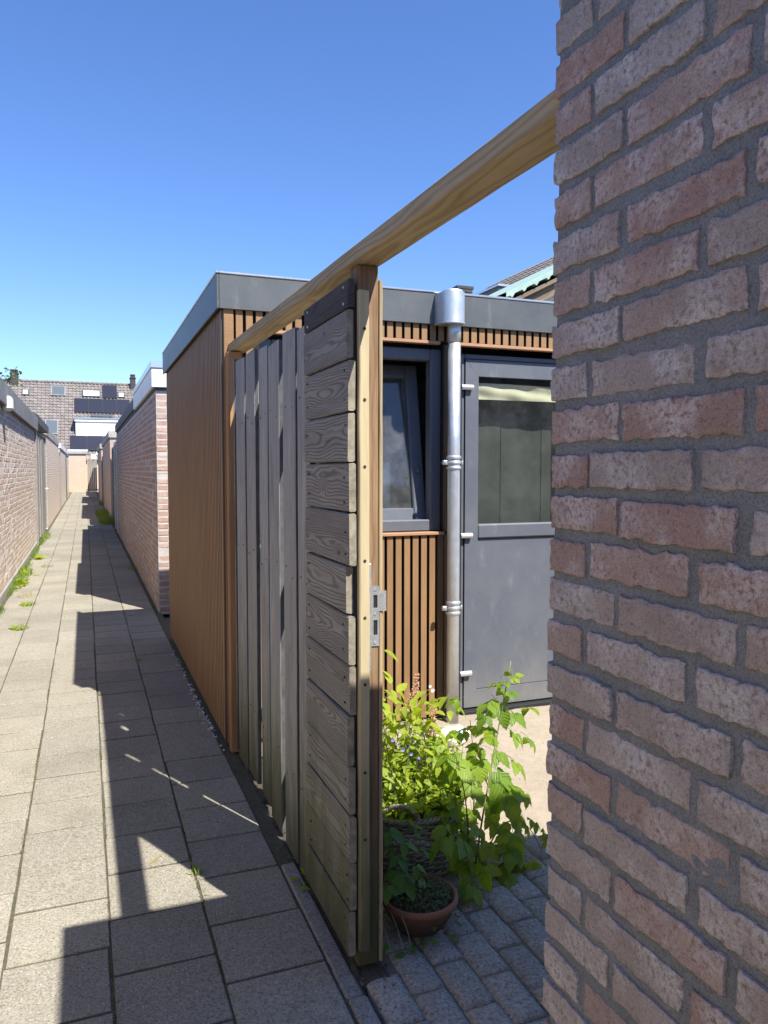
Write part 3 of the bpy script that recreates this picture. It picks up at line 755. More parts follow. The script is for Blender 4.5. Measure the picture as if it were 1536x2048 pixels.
# doors between the sheds
def alley_door(label, side, x, y0, y1, h, mat, frame, name='door'):
    s_ = 1 if side == 'R' else -1
    t = tag(empty(name, (x, y0, 0)), label, 'door', 'doors between the alley sheds')
    w_ = y1-y0
    b = MB(); b.cbox(min(0, s_*.04), max(0, s_*.04), .07, w_-.07, .03, h-.07, .004); b.build('panel', mat, t)
    for yy in (0, w_-.07):
        b = MB(); b.cbox(-.035, .06, yy, yy+.07, 0, h, .004); b.build('frame', frame, t)
    b = MB(); b.cbox(-.03, .06, .071, w_-.071, h-.069, h, .004); b.build('frame', frame, t)
    b = MB(); b.tube([(-s_*.01,.16,1.05),(-s_*.06,.16,1.05),(-s_*.06,.28,1.05)], .011, 6); b.build('handle', M['silver'], t)
    if mat is not M['far_wood']:
        b = MB(); b.box(s_*.5 if s_ < 0 else .08, s_*.08 if s_ < 0 else .5, 0, w_, 0, h); b.build('passage_wall', M['mortar_mid'], t)
    return t
alley_door('dark blue door with pale frame in right row past dark edged shed', 'R', .72, 19.4, 20.9, 2.2, M['navy'], M['offwhite'])
alley_door('second dark door of right row before capped shed', 'R', .76, 21.2, 23.8, 2.15, M['darkedge'], M['far_wood'])
alley_door('far dark door between the two capped sheds on right', 'R', .72, 34.1, 35.9, 2.1, M['darkedge'], M['far_wood'])
alley_door('far dark plank door near end of right row', 'R', .80, 45.1, 46.9, 2.1, M['darkedge'], M['far_wood'])
alley_door('narrow brown door between the two far left sheds', 'L', -.96, 31.7, 32.9, 2.2, M['browncane'], M['far_wood'])
alley_door('narrow dark teal door far along left row', 'L', -.98, 42.6, 44.1, 2.35, M['teal'], M['teal'])

# lamp box on the left wall
t = tag(empty('wall_lamp', (-.85, 10.3, 2.30)), 'white box lamp fixed under roof edge of left brick shed', 'lamp')
b = MB(); b.cbox(-.055,.055,-.12,.12,-.085,.085,.03); b.build('housing', M['offwhite'], t, smooth=False)
b = MB(); b.cbox(-.07,-.056,-.06,.06,-.06,.06,.006); b.build('bracket', M['bitumen'], t)

# ================================================================== FAR HOUSE
H = tag(empty('row_house', (0, 72, 0)), 'row house with grey brown tiled roof closing the far view', 'house')
TP = math.atan(1.11); ct, st = math.cos(TP), math.sin(TP)
RZ = 9.0
def rp(x, v, n=0): # point on the roof: x, distance down the slope, height above it (house coordinates)
    return (x, -v*ct - n*st, RZ - v*st + n*ct)
b = MB(); b.box(-16, 16, -5.9, -5.6, 0, 2.6); b.build('wall', M['far_end'], H)
tl = MB(); TW, TL = .30, .335; rr = random.Random(9)
for j in range(27):
    for i in range(-48, 49):
        x0 = i*TW; v0 = j*TL; k = rr.random(); n0 = rr.gauss(0, .006)
        prof = [(0, .055), (.05, .075), (.12, .055), (.18, .012), (.24, .004), (.30, .022)]
        vs = [rp(x0+a, v0, h+n0-.03) for a, h in prof] + [rp(x0+a, v0+TL+.03, h+n0+.022) for a, h in prof] + [rp(x0+a, v0+TL+.03, h+n0-.015) for a, h in prof]
        fs = [(q, q+1, 7+q, 6+q)[::-1] for q in range(5)] + [(6+q, 7+q, 13+q, 12+q)[::-1] for q in range(5)]
        tl.add(vs, fs, k)
roof = tl.build('roof', M['rooftile'], H, attr=True); roof['kind'] = 'stuff'
b = MB(); b.add([rp(-15,0,-.06), rp(15,0,-.06), rp(15,9.1,-.06), rp(-15,9.1,-.06)], [(0,3,2,1)]); b.add([(-15,0,RZ-.06),(15,0,RZ-.06),(15,6,RZ-6.6),(-15,6,RZ-6.6)], [(0,1,2,3)]); b.build('roof_deck', M['roofing'], H)
rd = MB()
for i in range(-37, 38): rd.tube([(i*.4, 0, RZ+.03), (i*.4+.42, 0, RZ+.06)], [.12, .135], 8, rnd=rr.random())
rd.build('ridge', M['rooftile'], H, attr=True)
def on_roof(name, mat, x0, x1, v0, v1, n0, n1, parent=H, shift=0):
    vs = [rp(x0,v0,n0),rp(x1,v0,n0),rp(x1+shift,v1,n0),rp(x0+shift,v1,n0),rp(x0,v0,n1),rp(x1,v0,n1),rp(x1+shift,v1,n1),rp(x0+shift,v1,n1)]
    b = MB(); b.add(vs, [(4,7,6,5),(0,4,5,1),(1,5,6,2),(2,6,7,3),(3,7,4,0)]); return b.build(name, mat, parent)
def skylight(x0, x1, v0, v1, gm, fm):
    f = on_roof('skylight', fm, x0, x1, v0, v1, .0, .13)
    on_roof('pane', gm, x0+.09, x1-.09, v0+.09, v1-.09, .131, .14, f)
skylight(-2.58, -1.43, .52, 1.70, M['skyglass'], M['bitumen'])
skylight(-.10, 1.34, .92, 1.72, M['skyblind'], M['darkedge'])
skylight(-4.80, -4.25, 1.10, 1.76, M['skyblind'], M['darkedge'])
skylight(2.76, 3.32, 1.08, 1.70, M['skyblind'], M['darkedge'])
skylight(-2.98, -1.98, 4.62, 6.25, M['skyglass'], M['bitumen'])
def solar(x0, x1, v0, v1):
    f = on_roof('solar_panel', M['pvframe'], x0, x1, v0, v1, .10, .15)
    on_roof('cell_face', M['pv'], x0+.025, x1-.025, v0+.025, v1-.025, .151, .153, f)
solar(1.52, 2.68, .25, 1.82)
for i in range(4): solar(-.74 + i*1.115, -.74 + i*1.115 + 1.10, 2.0, 3.66)
for i in range(3): solar(-1.10 + i*1.27, -1.10 + i*1.27 + 1.25, 6.42, 8.05)
# dormer
y_f = -6.5*ct
dm = MB(); dm.box(-.66, 3.4, y_f, -3.9*ct, RZ-6.45*st, RZ-4.52*st); dmo = dm.build('dormer', M['white'], H)
b = MB(); b.cbox(-.80, 3.5, y_f-.14, -3.6*ct, RZ-4.50*st, RZ-4.28*st, .01); b.build('dormer_roof', M['dormer_top'], dmo)
b = MB(); b.cbox(-.74, 3.45, y_f-.10, y_f-.002, RZ-4.74*st, RZ-4.515*st, .01); b.build('dormer_fascia', M['white'], dmo)
skylight(.55, 2.25, 3.86, 4.15, M['skyglass'], M['darkedge'])
for (x0, x1) in ((-5.70, -5.10), (3.84, 4.28)):
    c = MB(); c.cbox(x0, x1, -.45, .25, RZ-1.2, RZ+.55, .02); co = c.build('chimney', M['chimney'], H)
    b = MB(); b.cbox(x0-.05, x1+.05, -.5, .3, RZ+.551, RZ+.65, .02); b.build('cap', M['chimney'], co)
    for q in (0, 1):
        b = MB(); b.cbox(x0+.02, x1-.02, -.43, .23, RZ+.66+q*.16, RZ+.78+q*.16, .02); b.build('flue_slab', M['chimney'], co)

# ================================================================== FENCE
ROT_V = (0, R(-90), 0)                                                     # plank upright, wide face to the alley
ROT_H = Matrix(((0,0,1),(1,0,0),(0,1,0))).to_euler()                       # plank lying along the alley, wide face to the alley
ROT_VN = (0, R(-90), R(-90))                                               # plank upright, wide face to the viewer
F = tag(empty('board_fence', (.75, 2.1, 0)), 'weathered grey board fence with gate post between alley and shed', 'fence')
rf = random.Random(21)
def plank(name, mat, L, wd, th, loc, rot, parent=F, bev=.003, jit=.0012, wob=0.0, seg=1, label=None, skew=(0,0)):
    """board with slightly uneven edges; long axis local X"""
    b = MB(); n = max(2, int(L/.12)) if seg else 1
    sd = rf.uniform(0, 99); vs = []; prof = [(-1,-1),(1,-1),(1,1),(-1,1)]
    ring = []
    for a, c in ((-1+2*bev/wd, -1), (1-2*bev/wd, -1), (1, -1+2*bev/th), (1, 1-2*bev/th), (1-2*bev/wd, 1), (-1+2*bev/wd, 1), (-1, 1-2*bev/th), (-1, -1+2*bev/th)): ring.append((a, c))
    for i in range(n+1):
        u = i/n; x = (u-.5)*L
        bow = wob*noise.noise(Vector((x*1.1, sd, 0)))
        for a, c in ring:
            e = .0016*noise.noise(Vector((x*9, sd + a*3, 1)))
            xx = x
            if i in (0, n): xx = x + (skew[0] if i == 0 else skew[1])*a + jit*rf.uniform(-1, 1)
            vs.append((xx, a*wd/2 + bow + e, c*th/2 + jit*.4*rf.uniform(-1,1)))
    fs = [(i*8+k, i*8+(k+1) % 8, (i+1)*8+(k+1) % 8, (i+1)*8+k) for i in range(n) for k in range(8)] + [tuple(range(8))[::-1], tuple(range(n*8, n*8+8))]
    b.add(vs, fs)
    o = b.build(name, mat, parent, W(parent, loc), rot)
    if mat in (M['grey_wood'], M['brown_wood']):
        o.data.materials.append(M['end_grain']); o.data.polygons[-1].material_index = 1; o.data.polygons[-2].material_index = 1
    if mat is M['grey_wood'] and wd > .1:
        o.data.materials.append(M['edge_shade'])
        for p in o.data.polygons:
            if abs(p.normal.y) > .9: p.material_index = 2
    if label: o['label'] = label
    return o
# wide horizontal boards by the post
HZ = [.059,.199,.346,.491,.635,.786,.933,1.08,1.224,1.378,1.523,1.667,1.816,1.958]
for i in range(13):
    z0, z1 = HZ[i], HZ[i+1]; g_ = .004 + abs(rf.gauss(0, .0025))
    y0 = 2.086 + rf.gauss(0, .004); y1 = 2.545 + rf.gauss(0, .004)
    plank('board', M['brown_wood'], y1-y0, z1-z0-g_, .021, (.7095 + rf.gauss(0, .0015), (y0+y1)/2, (z0+z1)/2), (ROT_H.x + rf.gauss(0,.004), ROT_H.y, ROT_H.z + rf.gauss(0,.003)), bev=.004, wob=.002)
plank('board', M['dark_wood'], .46, .079, .021, (.7085, 2.315, 2.0), ROT_H, bev=.004, label='dark stained top board')
for z in (1.975, 2.022):                                                   # nail heads
    for y in (2.12, 2.50):
        b = MB(); b.tube([(.6985-.75, y-2.1, z), (.6960-.75, y-2.1, z)], .0045, 8); b.build('nail', M['steel'], F)
for i in range(13):
    for y in (2.115 + rf.gauss(0,.01), 2.505 + rf.gauss(0,.008)):
        for zz in (.28, .74):
            z = HZ[i] + (HZ[i+1]-HZ[i])*zz + rf.gauss(0, .006)
            b = MB(); b.tube([(.7000-.75, y-2.1, z), (.6970-.75, y-2.1, z)], .0036, 6); b.build('nail', M['rust'], F)
# upright planks
VB = [(4.005,4.188),(3.724,3.935),(3.484,3.684),(3.214,3.396),(3.010,3.192),(2.759,2.949),(2.575,2.728)]
for i, (y0, y1) in enumerate(VB):
    yc = (y0+y1)/2; zt = 2.068 - (4.1-yc)*.040 + rf.gauss(0, .010); zb = .012 + abs(rf.gauss(0, .012))
    plank('plank', M['grey_wood'], zt-zb, (y1-y0)-.004, .021, (.731 + rf.gauss(0,.0015), yc, (zt+zb)/2), (rf.gauss(0,.003), R(-90), rf.gauss(0,.012)), bev=.003, wob=.008, skew=(0, rf.gauss(0,.004)))
    for z in (.33, 1.10, 1.74):
        for q in (.25, .75):
            zn = z + rf.gauss(0,.02); b = MB(); b.tube([(.7215-.75, y0+(y1-y0)*q-2.1, zn), (.7185-.75, y0+(y1-y0)*q-2.1, zn)], .0036, 6); b.build('nail', M['rust'], F)
# planks on the garden side, half covering the gaps
for (y0, y1, zt) in ((4.08,4.20,1.86),(3.85,4.003,1.86),(3.60,3.722,1.84),(3.31,3.480,1.82),(3.03,3.118,1.80),(2.80,2.912,1.80),(2.64,2.758,1.86),(2.445,2.60,1.94),(2.30,2.44,1.94),(2.175,2.295,1.94)):
    plank('plank', M['grey_wood'], zt-.03, y1-y0, .016, (.7535, (y0+y1)/2, (zt+.03)/2), (0, R(-90), 0), bev=.003, wob=.001)
for z in (.33, 1.10, 1.74):
    plank('rail', M['grey_wood'], 1.98, .07, .036, (.782, 3.16, z), ROT_H, bev=.004)
# posts
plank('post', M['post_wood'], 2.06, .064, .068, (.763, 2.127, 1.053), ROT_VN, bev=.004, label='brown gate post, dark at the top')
plank('gap_shade_strip', M['dark_wood'], 1.96, .0095, .06, (.7255, 2.135, 1.05), ROT_VN, bev=.001)  # dark strip added in place of the shaded gap beside the batten
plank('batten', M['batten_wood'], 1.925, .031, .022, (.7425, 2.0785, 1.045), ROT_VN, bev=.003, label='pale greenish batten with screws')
plank('inner_board', M['new_wood'], 2.02, .068, .0115, (.8025, 2.126, 1.035), (0, R(-90), 0), bev=.003)
plank('post', M['red_post'], 2.10, .072, .07, (.728, 4.045, 1.06), ROT_VN, bev=.004, label='reddish new post at shed corner')
for z in (1.90, 1.70, 1.51, 1.24, 1.075, .88, .62, .42):
    b = MB(); b.tube([(.743-.75, 2.0665-2.1, z), (.743-.75, 2.0685-2.1, z)], .0048, 10); b.build('screw', M['rust'], F)
# striking plate and metal edge
b = MB(); b.cbox(.7585-.75, .7670-.75, 2.078-2.1, 2.0905-2.1, .915, 1.23, .001); b.build('metal_strip', M['steel'], F)
st_ = MB()
X0, X1, Y0, Y1 = .7685-.75, .7960-.75, 2.0895-2.1, 2.0925-2.1
zs = [.985, 1.025, 1.075, 1.105, 1.140, 1.161]
def plate(b, x0, x1, z0, z1): b.box(x0, x1, Y0, Y1, z0, z1)
plate(st_, X0, X1, .985, 1.018); plate(st_, X0, X1, 1.062, 1.098); plate(st_, X0, X1, 1.136, 1.162)
for (z0, z1) in ((1.018, 1.062), (1.098, 1.136)):
    plate(st_, X0, X0+.009, z0, z1); plate(st_, X1-.006, X1, z0, z1)
so = st_.build('strike_plate', M['steel'], F)
lip = MB(); n = 8
pr = [(X1 + .0205*k/n, Y0 - .004*(k/n)**2) for k in range(n+1)]
lip.prism(pr + [(x, y+.002) for x, y in reversed(pr)], 'z', 1.088, 1.148); lip.build('latch_lip', M['steel'], so, smooth=False)
for (z0, z1) in ((1.018, 1.062), (1.098, 1.136)):
    b = MB(); b.box(X0+.009, X1-.006, Y1, Y1+.001, z0, z1); b.build('latch_hole', M['black'], so)
for z in (.995, 1.080, 1.152):
    b = MB(); b.tube([(X0+.014, Y0-.0015, z), (X0+.014, Y0+.001, z)], .0038, 10); b.build('screw', M['silver'], so)
# beam over the gate opening, from the far post to the garage
BY0, BY1, BZ0, BZ1 = 1.03, 4.20, 2.0665, 2.121
L = math.hypot(BY1-BY0, BZ1-BZ0); tilt = math.atan2(BZ1-BZ0, BY1-BY0)
Mr = Matrix.Rotation(tilt, 3, 'X') @ Matrix(((0,-1,0),(1,0,0),(0,0,1)))      # local X along the beam, Y across, Z up
plank('top_beam', M['new_wood'], L, .088, .044, (.757, (BY0+BY1)/2, (BZ0+BZ1)/2 + .0225), Mr.to_euler(), bev=.003, wob=.0008, label='yellow pine beam spanning the gate opening')

# ================================================================== SLATTED SHED
S = tag(empty('slatted_shed', (.68, 4.1, 0)), 'garden shed clad in brown vertical slats with grey roof edge', 'shed')
SY = 7.04; SX = 3.45
def SB(name, mat, x0, x1, y0, y1, z0, z1, b=.0025, parent=S):
    m = MB(); m.cbox(x0-.68, x1-.68, y0-4.1, y1-4.1, z0, z1, b); return m.build(name, mat, parent)
def SBx(name, mat, x0, x1, y0, y1, z0, z1, parent=S):
    m = MB(); m.box(x0-.68, x1-.68, y0-4.1, y1-4.1, z0, z1); return m.build(name, mat, parent)
# backing walls (with openings for window and door)
WX0, WX1, WZ0, WZ1 = .885, 1.972, 1.14, 2.212
DX0, DX1, DZ1 = 2.100, 3.06, 2.197
SBx('wall', M['black'], .703, WX0, 4.128, 4.18, .03, 2.36)
SBx('wall', M['black'], WX0, WX1, 4.128, 4.18, .03, WZ0-.002)
SBx('wall', M['black'], WX0, DX1, 4.128, 4.18, WZ1+.034, 2.36)
SBx('wall', M['black'], WX1, DX0-.002, 4.128, 4.18, .03, WZ1+.033)
SBx('wall', M['black'], DX1, SX, 4.128, 4.18, .03, 2.36)
SBx('wall', M['black'], .703, .75, 4.181, SY-.03, .03, 2.36)
SBx('wall', M['inside'], .75, SX, SY-.05, SY, .03, 2.36)
SBx('wall', M['inside'], SX-.04, SX, 4.181, SY-.051, .03, 2.36)
SBx('floor', M['inside'], .75, SX-.04, 4.181, SY-.05, .0, .03)
SBx('inner_wall', M['inside'], .752, .76, 4.2, SY-.06, .04, 2.3)
SBx('roof', M['roofing'], .70, SX-.02, 4.12, SY-.02, 2.362, 2.48)
rsl = random.Random(6)
PT, SWD = .0535, .0370
def slat(L, th, loc, rot):
    b = MB(); b.cbox(-L/2, L/2, -SWD/2, SWD/2, -th/2, th/2, .0015)
    me = b.mesh('slat'); me.materials.append(M['slat']); me.materials.append(M['groove'])
    for p in me.polygons:
        if abs(p.normal.y) > .9: p.material_index = 1
    return me
_sl = {}
def put_slat(L, loc, rot):
    k = round(L, 3)
    if k not in _sl: _sl[k] = slat(L, .026, None, None)
    put('slat', _sl[k], M['slat'], S, W(S, loc), rot)
# alley side
y = 4.172
while y < SY - .01:
    put_slat(2.31, (.6935, y, .035 + 1.155), (0, R(-90), 0)); y += PT
SB('corner_profile', M['bronze'], .678, .706, 4.118, 4.142, .03, 2.345)
SB('corner_profile', M['slat'], .690, .742, 4.0985, 4.117, .03, 2.345)
SB('corner_profile', M['bronze'], .680, .70, SY-.01, SY+.01, .03, 2.345)
# front: beside, under and over the window, over the door
x = .772
while x < SX:
    if x < WX0 - .015: put_slat(2.31, (x, 4.113, .035 + 1.155), ROT_VN)
    elif x < DX1 + .01:
        zt0 = WZ1 + .040
        put_slat(.095, (x, 4.113, zt0 + .0475), ROT_VN)
        if x < 1.905: put_slat(1.085, (x, 4.113, .035 + .5425), ROT_VN)
    else: put_slat(2.31, (x, 4.113, .035 + 1.155), ROT_VN)
    x += PT
SB('trim_profile', M['sillbrown'], WX0-.01, 1.94, 4.092, 4.135, WZ1+.020, WZ1+.038, .002)
SB('trim_profile', M['sillbrown'], 2.045, DX1, 4.092, 4.135, WZ1+.020, WZ1+.038, .002)
SB('trim_profile', M['sillbrown'], WX0-.01, 1.968, 4.085, 4.15, WZ0-.018, WZ0-.001, .002)
SB('trim_profile', M['bronze'], 1.930, 1.966, 4.095, 4.127, .03, WZ0-.019, .002)
SB('trim_profile', M['bronze'], 1.974, 2.010, 4.095, 4.127, WZ0, WZ1+.019, .002)
SB('trim_profile', M['bronze'], 1.973, 2.06, 4.100, 4.127, .03, WZ0-.019, .002)
# roof edge
SB('fascia', M['fascia'], .6655, SX+.02, 4.082, 4.094, 2.342, 2.520, .002)
SB('fascia', M['fascia'], .6525, .6645, 4.082, SY+.03, 2.342, 2.520, .002)
SB('roof_trim', M['trim'], .6655, SX+.02, 4.076, 4.115, 2.5215, 2.533, .003)
SB('roof_trim', M['trim'], .6475, .6645, 4.076, SY+.03, 2.5215, 2.533, .003)
SBx('soffit', M['black'], .6665, SX, 4.095, 4.13, 2.349, 2.361)
SBx('soffit', M['black'], .6655, .705, 4.131, SY, 2.349, 2.361)
# window
WN = empty('window', (0,0,0), parent=S)
A = M['anthracite']
fy0, fy1 = 4.150, 4.225; fw = .068
for nm, a in (('frame', (WX0, WX0+fw, WZ0, WZ1)), ('frame', (WX1-fw, WX1, WZ0, WZ1)), ('frame', (WX0+fw+.0005, WX1-fw-.0005, WZ0, WZ0+fw)), ('frame', (WX0+fw+.0005, WX1-fw-.0005, WZ1-fw, WZ1))):
    SB(nm, A, a[0], a[1], fy0, fy1, a[2], a[3], .006, WN)
SBx('reveal', M['bronze'], WX1+.0005, WX1+.0015, 4.128, 4.149, WZ0, WZ1, WN)
sx0, sx1, sz0, sz1 = WX0+fw-.012, WX1-fw+.012, WZ0+fw-.012, WZ1-fw+.012
sash = empty('sash', (0, 4.235-4.1, sz0), (R(-9.5), 0, 0), WN); sash.location = (0, .140, sz0)
hh = sz1-sz0; sw = .078
def SA(name, mat, x0, x1, y0, y1, z0, z1, b=.006):
    m = MB(); m.cbox(x0-.68, x1-.68, y0, y1, z0, z1, b); return m.build(name, mat, sash)
for a in ((sx0, sx0+sw, 0, hh), (sx1-sw, sx1, 0, hh), (sx0+sw+.0005, sx1-sw-.0005, 0, sw), (sx0+sw+.0005, sx1-sw-.0005, hh-sw, hh)):
    SA('sash_frame', A, a[0], a[1], -.012, .055, a[2], a[3])
m = MB(); m.box(sx0+sw-.68, sx1-sw-.68, .012, .022, sw, hh-sw); m.build('pane', M['glass'], sash)
SA('handle', A, sx1-.050, sx1-.026, -.03, -.013, hh*.30, hh*.30+.03, .004)
m = MB(); m.cbox(1.20-.68, 1.80-.68, .42, .45, 1.20, 1.55, .01); m.build('inner_shelf', M['offwhite'], S)
m = MB(); m.cbox(1.84-.68, 1.95-.68, .9, .93, 1.72, 1.95, .004); m.build('electric_plate', M['olive'], S)
# door
DR = empty('door', (0,0,0), parent=S)
dy0, dy1 = 4.150, 4.21
SB('frame', A, DX0, DX0+.030, 4.158, dy1, .03, DZ1, .004, DR)
SB('frame', A, DX1-.03, DX1, 4.158, dy1, .03, DZ1, .004, DR)
SB('frame', A, DX0+.031, DX1-.031, 4.158, dy1, DZ1-.03, DZ1, .004, DR)
lx0, lx1 = DX0+.034, DX1-.034; gx0, gx1 = 2.222, DX1-.155
def mitre(name, pts):  # flat leaf member from a polygon in (x,z)
    m = MB(); m.prism([(p[0]-.68, p[1]) for p in pts], 'y', dy0-4.1, dy1-4.1-.004); return m.build(name, A, DR)
zt, gzt, gzb, zb, pz = DZ1-.034, 2.066, 1.172, .045, .150
mitre('stile', [(lx0, zb), (gx0, pz), (gx0, gzt), (lx0, zt)])
mitre('stile', [(lx1, zb), (lx1, zt), (gx1, gzt), (gx1, pz)])
mitre('top_rail', [(lx0+.002, zt), (gx0+.001, gzt), (gx1-.001, gzt), (lx1-.002, zt)])
mitre('bottom_rail', [(lx0+.002, zb), (lx1-.002, zb), (gx1-.001, pz), (gx0+.001, pz)])
SB('middle_rail', A, gx0+.0005, gx1-.0005, dy0-.004, dy1-.004, 1.085, gzb, .008, DR)
SB('panel', A, gx0+.0005, gx1-.0005, dy0+.012, dy1-.01, pz+.001, 1.083, .004, DR)
m = MB(); m.box(gx0-.68, gx1-.68, dy0+.024-4.1, dy0+.030-4.1, gzb, gzt); m.build('pane', M['door_glass'], DR)
m = MB()
for i in range(3):
    xa = gx0-.06+i*.3; m.cbox(xa-.68, xa+.297-.68, .20, .215, 1.0, 2.2, .003)
m.build('inner_panel', M['olive'], DR)
# cream folded blind behind the glass
m = MB(); nn = 40; vs = []
for i in range(nn+1):
    for j in range(9):
        u = i/nn; v = j/8; x = gx0+.004 + (gx1-gx0-.008)*u
        z = 1.932 + .095*v + .004*math.sin(u*4.0+1)*(.2+v)
        yy = 4.190 + .006*math.sin(v*7+u*6) + .003*math.sin(u*23+v*3)
        vs.append((x-.68, yy-4.1, z))
m.add(vs, [(i*9+j, (i+1)*9+j, (i+1)*9+j+1, i*9+j+1) for i in range(nn) for j in range(8)]); m.build('blind', M['cream'], DR, smooth=True)
for z in (1.996, 1.106, .262):
    m = MB(); m.tube([(2.098-.68, .036, z), (2.175-.68, .036, z)], .0165, 12); h_ = m.build('hinge', M['silver'], DR, smooth=False)
SB('threshold', M['black'], DX0, DX1, 4.11, 4.20, -.02, .034, .004, DR)
# downpipe with hopper and brackets
DP = empty('downpipe', (1.996-.68, 4.026-4.1, 0), parent=S)
m = MB(); m.tube([(0,0,.01),(0,0,.9),(0,0,1.6),(0,0,2.25)], .0365, 28); m.build('pipe', M['zinc'], DP, smooth=True)
m = MB(); m.tube([(0,0,2.235),(0,0,2.36)], .0388, 28); m.build('pipe_sleeve', M['zinc'], DP, smooth=True)
hop = [(-.100, .055)]
for k in range(25):
    a = R(197 + 163*k/24); hop.append((-.021 + .074*math.cos(a), -.004 + .078*math.sin(a)))
hop += [(.053, .055)]
nh = len(hop)
m = MB(); m.add([(p[0], p[1], 2.345) for p in hop] + [(p[0], p[1], 2.512) for p in hop], [(i, i+1, nh+i+1, nh+i) for i in range(nh-1)]); m.build('hopper', M['zinc'], DP, smooth=True)
m = MB(); m.prism([(p[0]*.999, p[1]*.999) for p in hop], 'z', 2.346, 2.511); m.build('hopper_core', M['zinc'], DP)
cx_ = sum(p[0] for p in hop)/len(hop); cy_ = sum(p[1] for p in hop)/len(hop)
m = MB(); m.prism([((p[0]-cx_)*1.06+cx_, (p[1]-cy_)*1.06+cy_ if p[1] < .05 else p[1]) for p in hop], 'z', 2.334, 2.3445); m.build('hopper_rim', M['zinc'], DP)
m = MB(); m.lathe([(.060, 2.512), (.058, 2.524), (.040, 2.531), (.0, 2.533)], 24, (-.018, -.012)); m.build('hopper_cap', M['zinc'], DP, smooth=True)
for z in (1.545, .696):
    m = MB()
    for dz_ in (-.030, 0, .030):
        m.lathe([(.0366, z+dz_-.011), (.0422, z+dz_-.007), (.0438, z+dz_), (.0422, z+dz_+.007), (.0366, z+dz_+.011)], 28)
    m.cbox(-.073, -.046, -.016, .004, z-.013, z+.013, .003); m.tube([(-.062, -.02, z), (-.062, .010, z)], .0055, 8)
    m.cbox(.046, .056, -.012, .004, z-.011, z+.011, .003)
    m.tube([(-.03, .04, z), (-.03, .1, z)], .006, 6)
    m.build('bracket', M['zinc'], DP)

# ================================================================== ROOFS BEHIND THE SHED
t = tag(empty('flat_roof_annex', (6.5, 12, 0)), 'dark flat roof annex with pale top trim behind slatted shed', 'annex')
b = MB(); b.box(.34, 3.5, 0, 6, 0, 4.35); b.build('wall', M['darkedge'], t)
b = MB(); b.cbox(.30, 3.6, -.06, 0, 4.40, 4.70, .005); b.build('fascia', M['fascia'], t)
b = MB(); b.cbox(.27, .30, -.06, 6, 4.40, 4.70, .005); b.build('fascia', M['fascia'], t)
b = MB(); b.cbox(.24, 3.6, -.09, 6, 4.701, 4.74, .004); b.build('trim', M['trim'], t)
b = MB(); b.box(.30, 3.5, 0, 6, 4.36, 4.69); b.build('roof', M['roofing'], t)
t = tag(empty('vent_stack', (5.05, 10, 0)), 'small dark slatted vent stack behind the shed roof', 'vent')
b = MB(); b.cbox(-.09,.12,-.1,.1,0,3.96,.004); b.build('shaft', M['chimney'], t)
for q in range(3):
    b = MB(); b.cbox(-.115+.02*(q%2),.15-.02*(q%2),-.13,.13,3.965+q*.05,4.008+q*.05,.004); b.build('slab', M['chimney'], t)
t = tag(empty('canopy_roof', (4.35, 7.5, 0)), 'verdigris green corrugated canopy roof on old timber beam', 'canopy')
m = MB(); n = 220; pts = []
for i in range(n+1):
    x = i/n*2.2; ph = (x % .155)/.155
    wv = max(0, 1-abs(ph-.5)*5.0)
    pts.append((x, 3.40 + .50*x - .035*wv))
vs = [(x, 0, z) for x, z in pts] + [(x, 2.6, z) for x, z in pts] + [(x, 0, 3.40+.50*x+.055) for x, z in pts] + [(x, 2.6, 3.40+.50*x+.055) for x, z in pts]
k = n+1
m.add(vs, [(i, i+1, k+i+1, k+i) for i in range(n)] + [(i+1, i, 2*k+i, 2*k+i+1) for i in range(n)] + [(2*k+i, 3*k+i, 3*k+i+1, 2*k+i+1) for i in range(n)])
m.build('corrugated_sheet', M['copper_green'], t)
b = MB(); b.prism([(.06,3.375),(2.2,3.375+.5*2.14),(2.2,3.33+.5*2.14),(.06,3.33)], 'y', .03, 2.6); b.build('roof_boarding', M['oldbeam'], t)
b = MB(); b.cbox(-1.1, 1.1, -.075, .075, -.03, .03, .004); b.build('rafter', M['oldbeam'], t, (1.15, .12, 3.40+.50*1.15-.165), (R(90), R(-26.6), 0))
b = MB(); b.cbox(.25, 1.2, .25, .33, 3.34, 3.44, .004); b.build('beam', M['oldbeam'], t)
for x in (.3, 2.0):
    b = MB(); b.cbox(x, x+.1, .2, .3, 0, 3.40+.45*x-.1, .004); b.build('post', M['oldbeam'], t)
# neighbour's tiled roof
t = tag(empty('tiled_house_roof', (10.7, 17, 0)), 'grey tiled house roof rising behind the green canopy', 'house')
m = MB(); rr = random.Random(12)
for j in range(16):
    for i in range(34):
        y0 = i*.30; x0 = j*.27; z0 = 5.55 + j*.20
        prof = [(0,.05),(.06,.07),(.15,.02),(.24,.0),(.30,.02)]
        vs = [(x0, y0+a, z0+h) for a,h in prof] + [(x0+.30, y0+a, z0+h+.19) for a,h in prof] + [(x0, y0+a, z0+h-.03) for a,h in prof]
        m.add(vs, [(q, q+1, 6+q, 5+q)[::-1] for q in range(4)] + [(10+q, 11+q, 1+q, q)[::-1] for q in range(4)], rr.random())
o = m.build('roof', M['rooftile'], t, attr=True); o['kind'] = 'stuff'
b = MB(); b.prism([(.1,0),(9,0),(9,5.5),(4.5,8.7),(.1,5.5)], 'y', .05, 10.1); b.build('wall', M['far_red'], t)
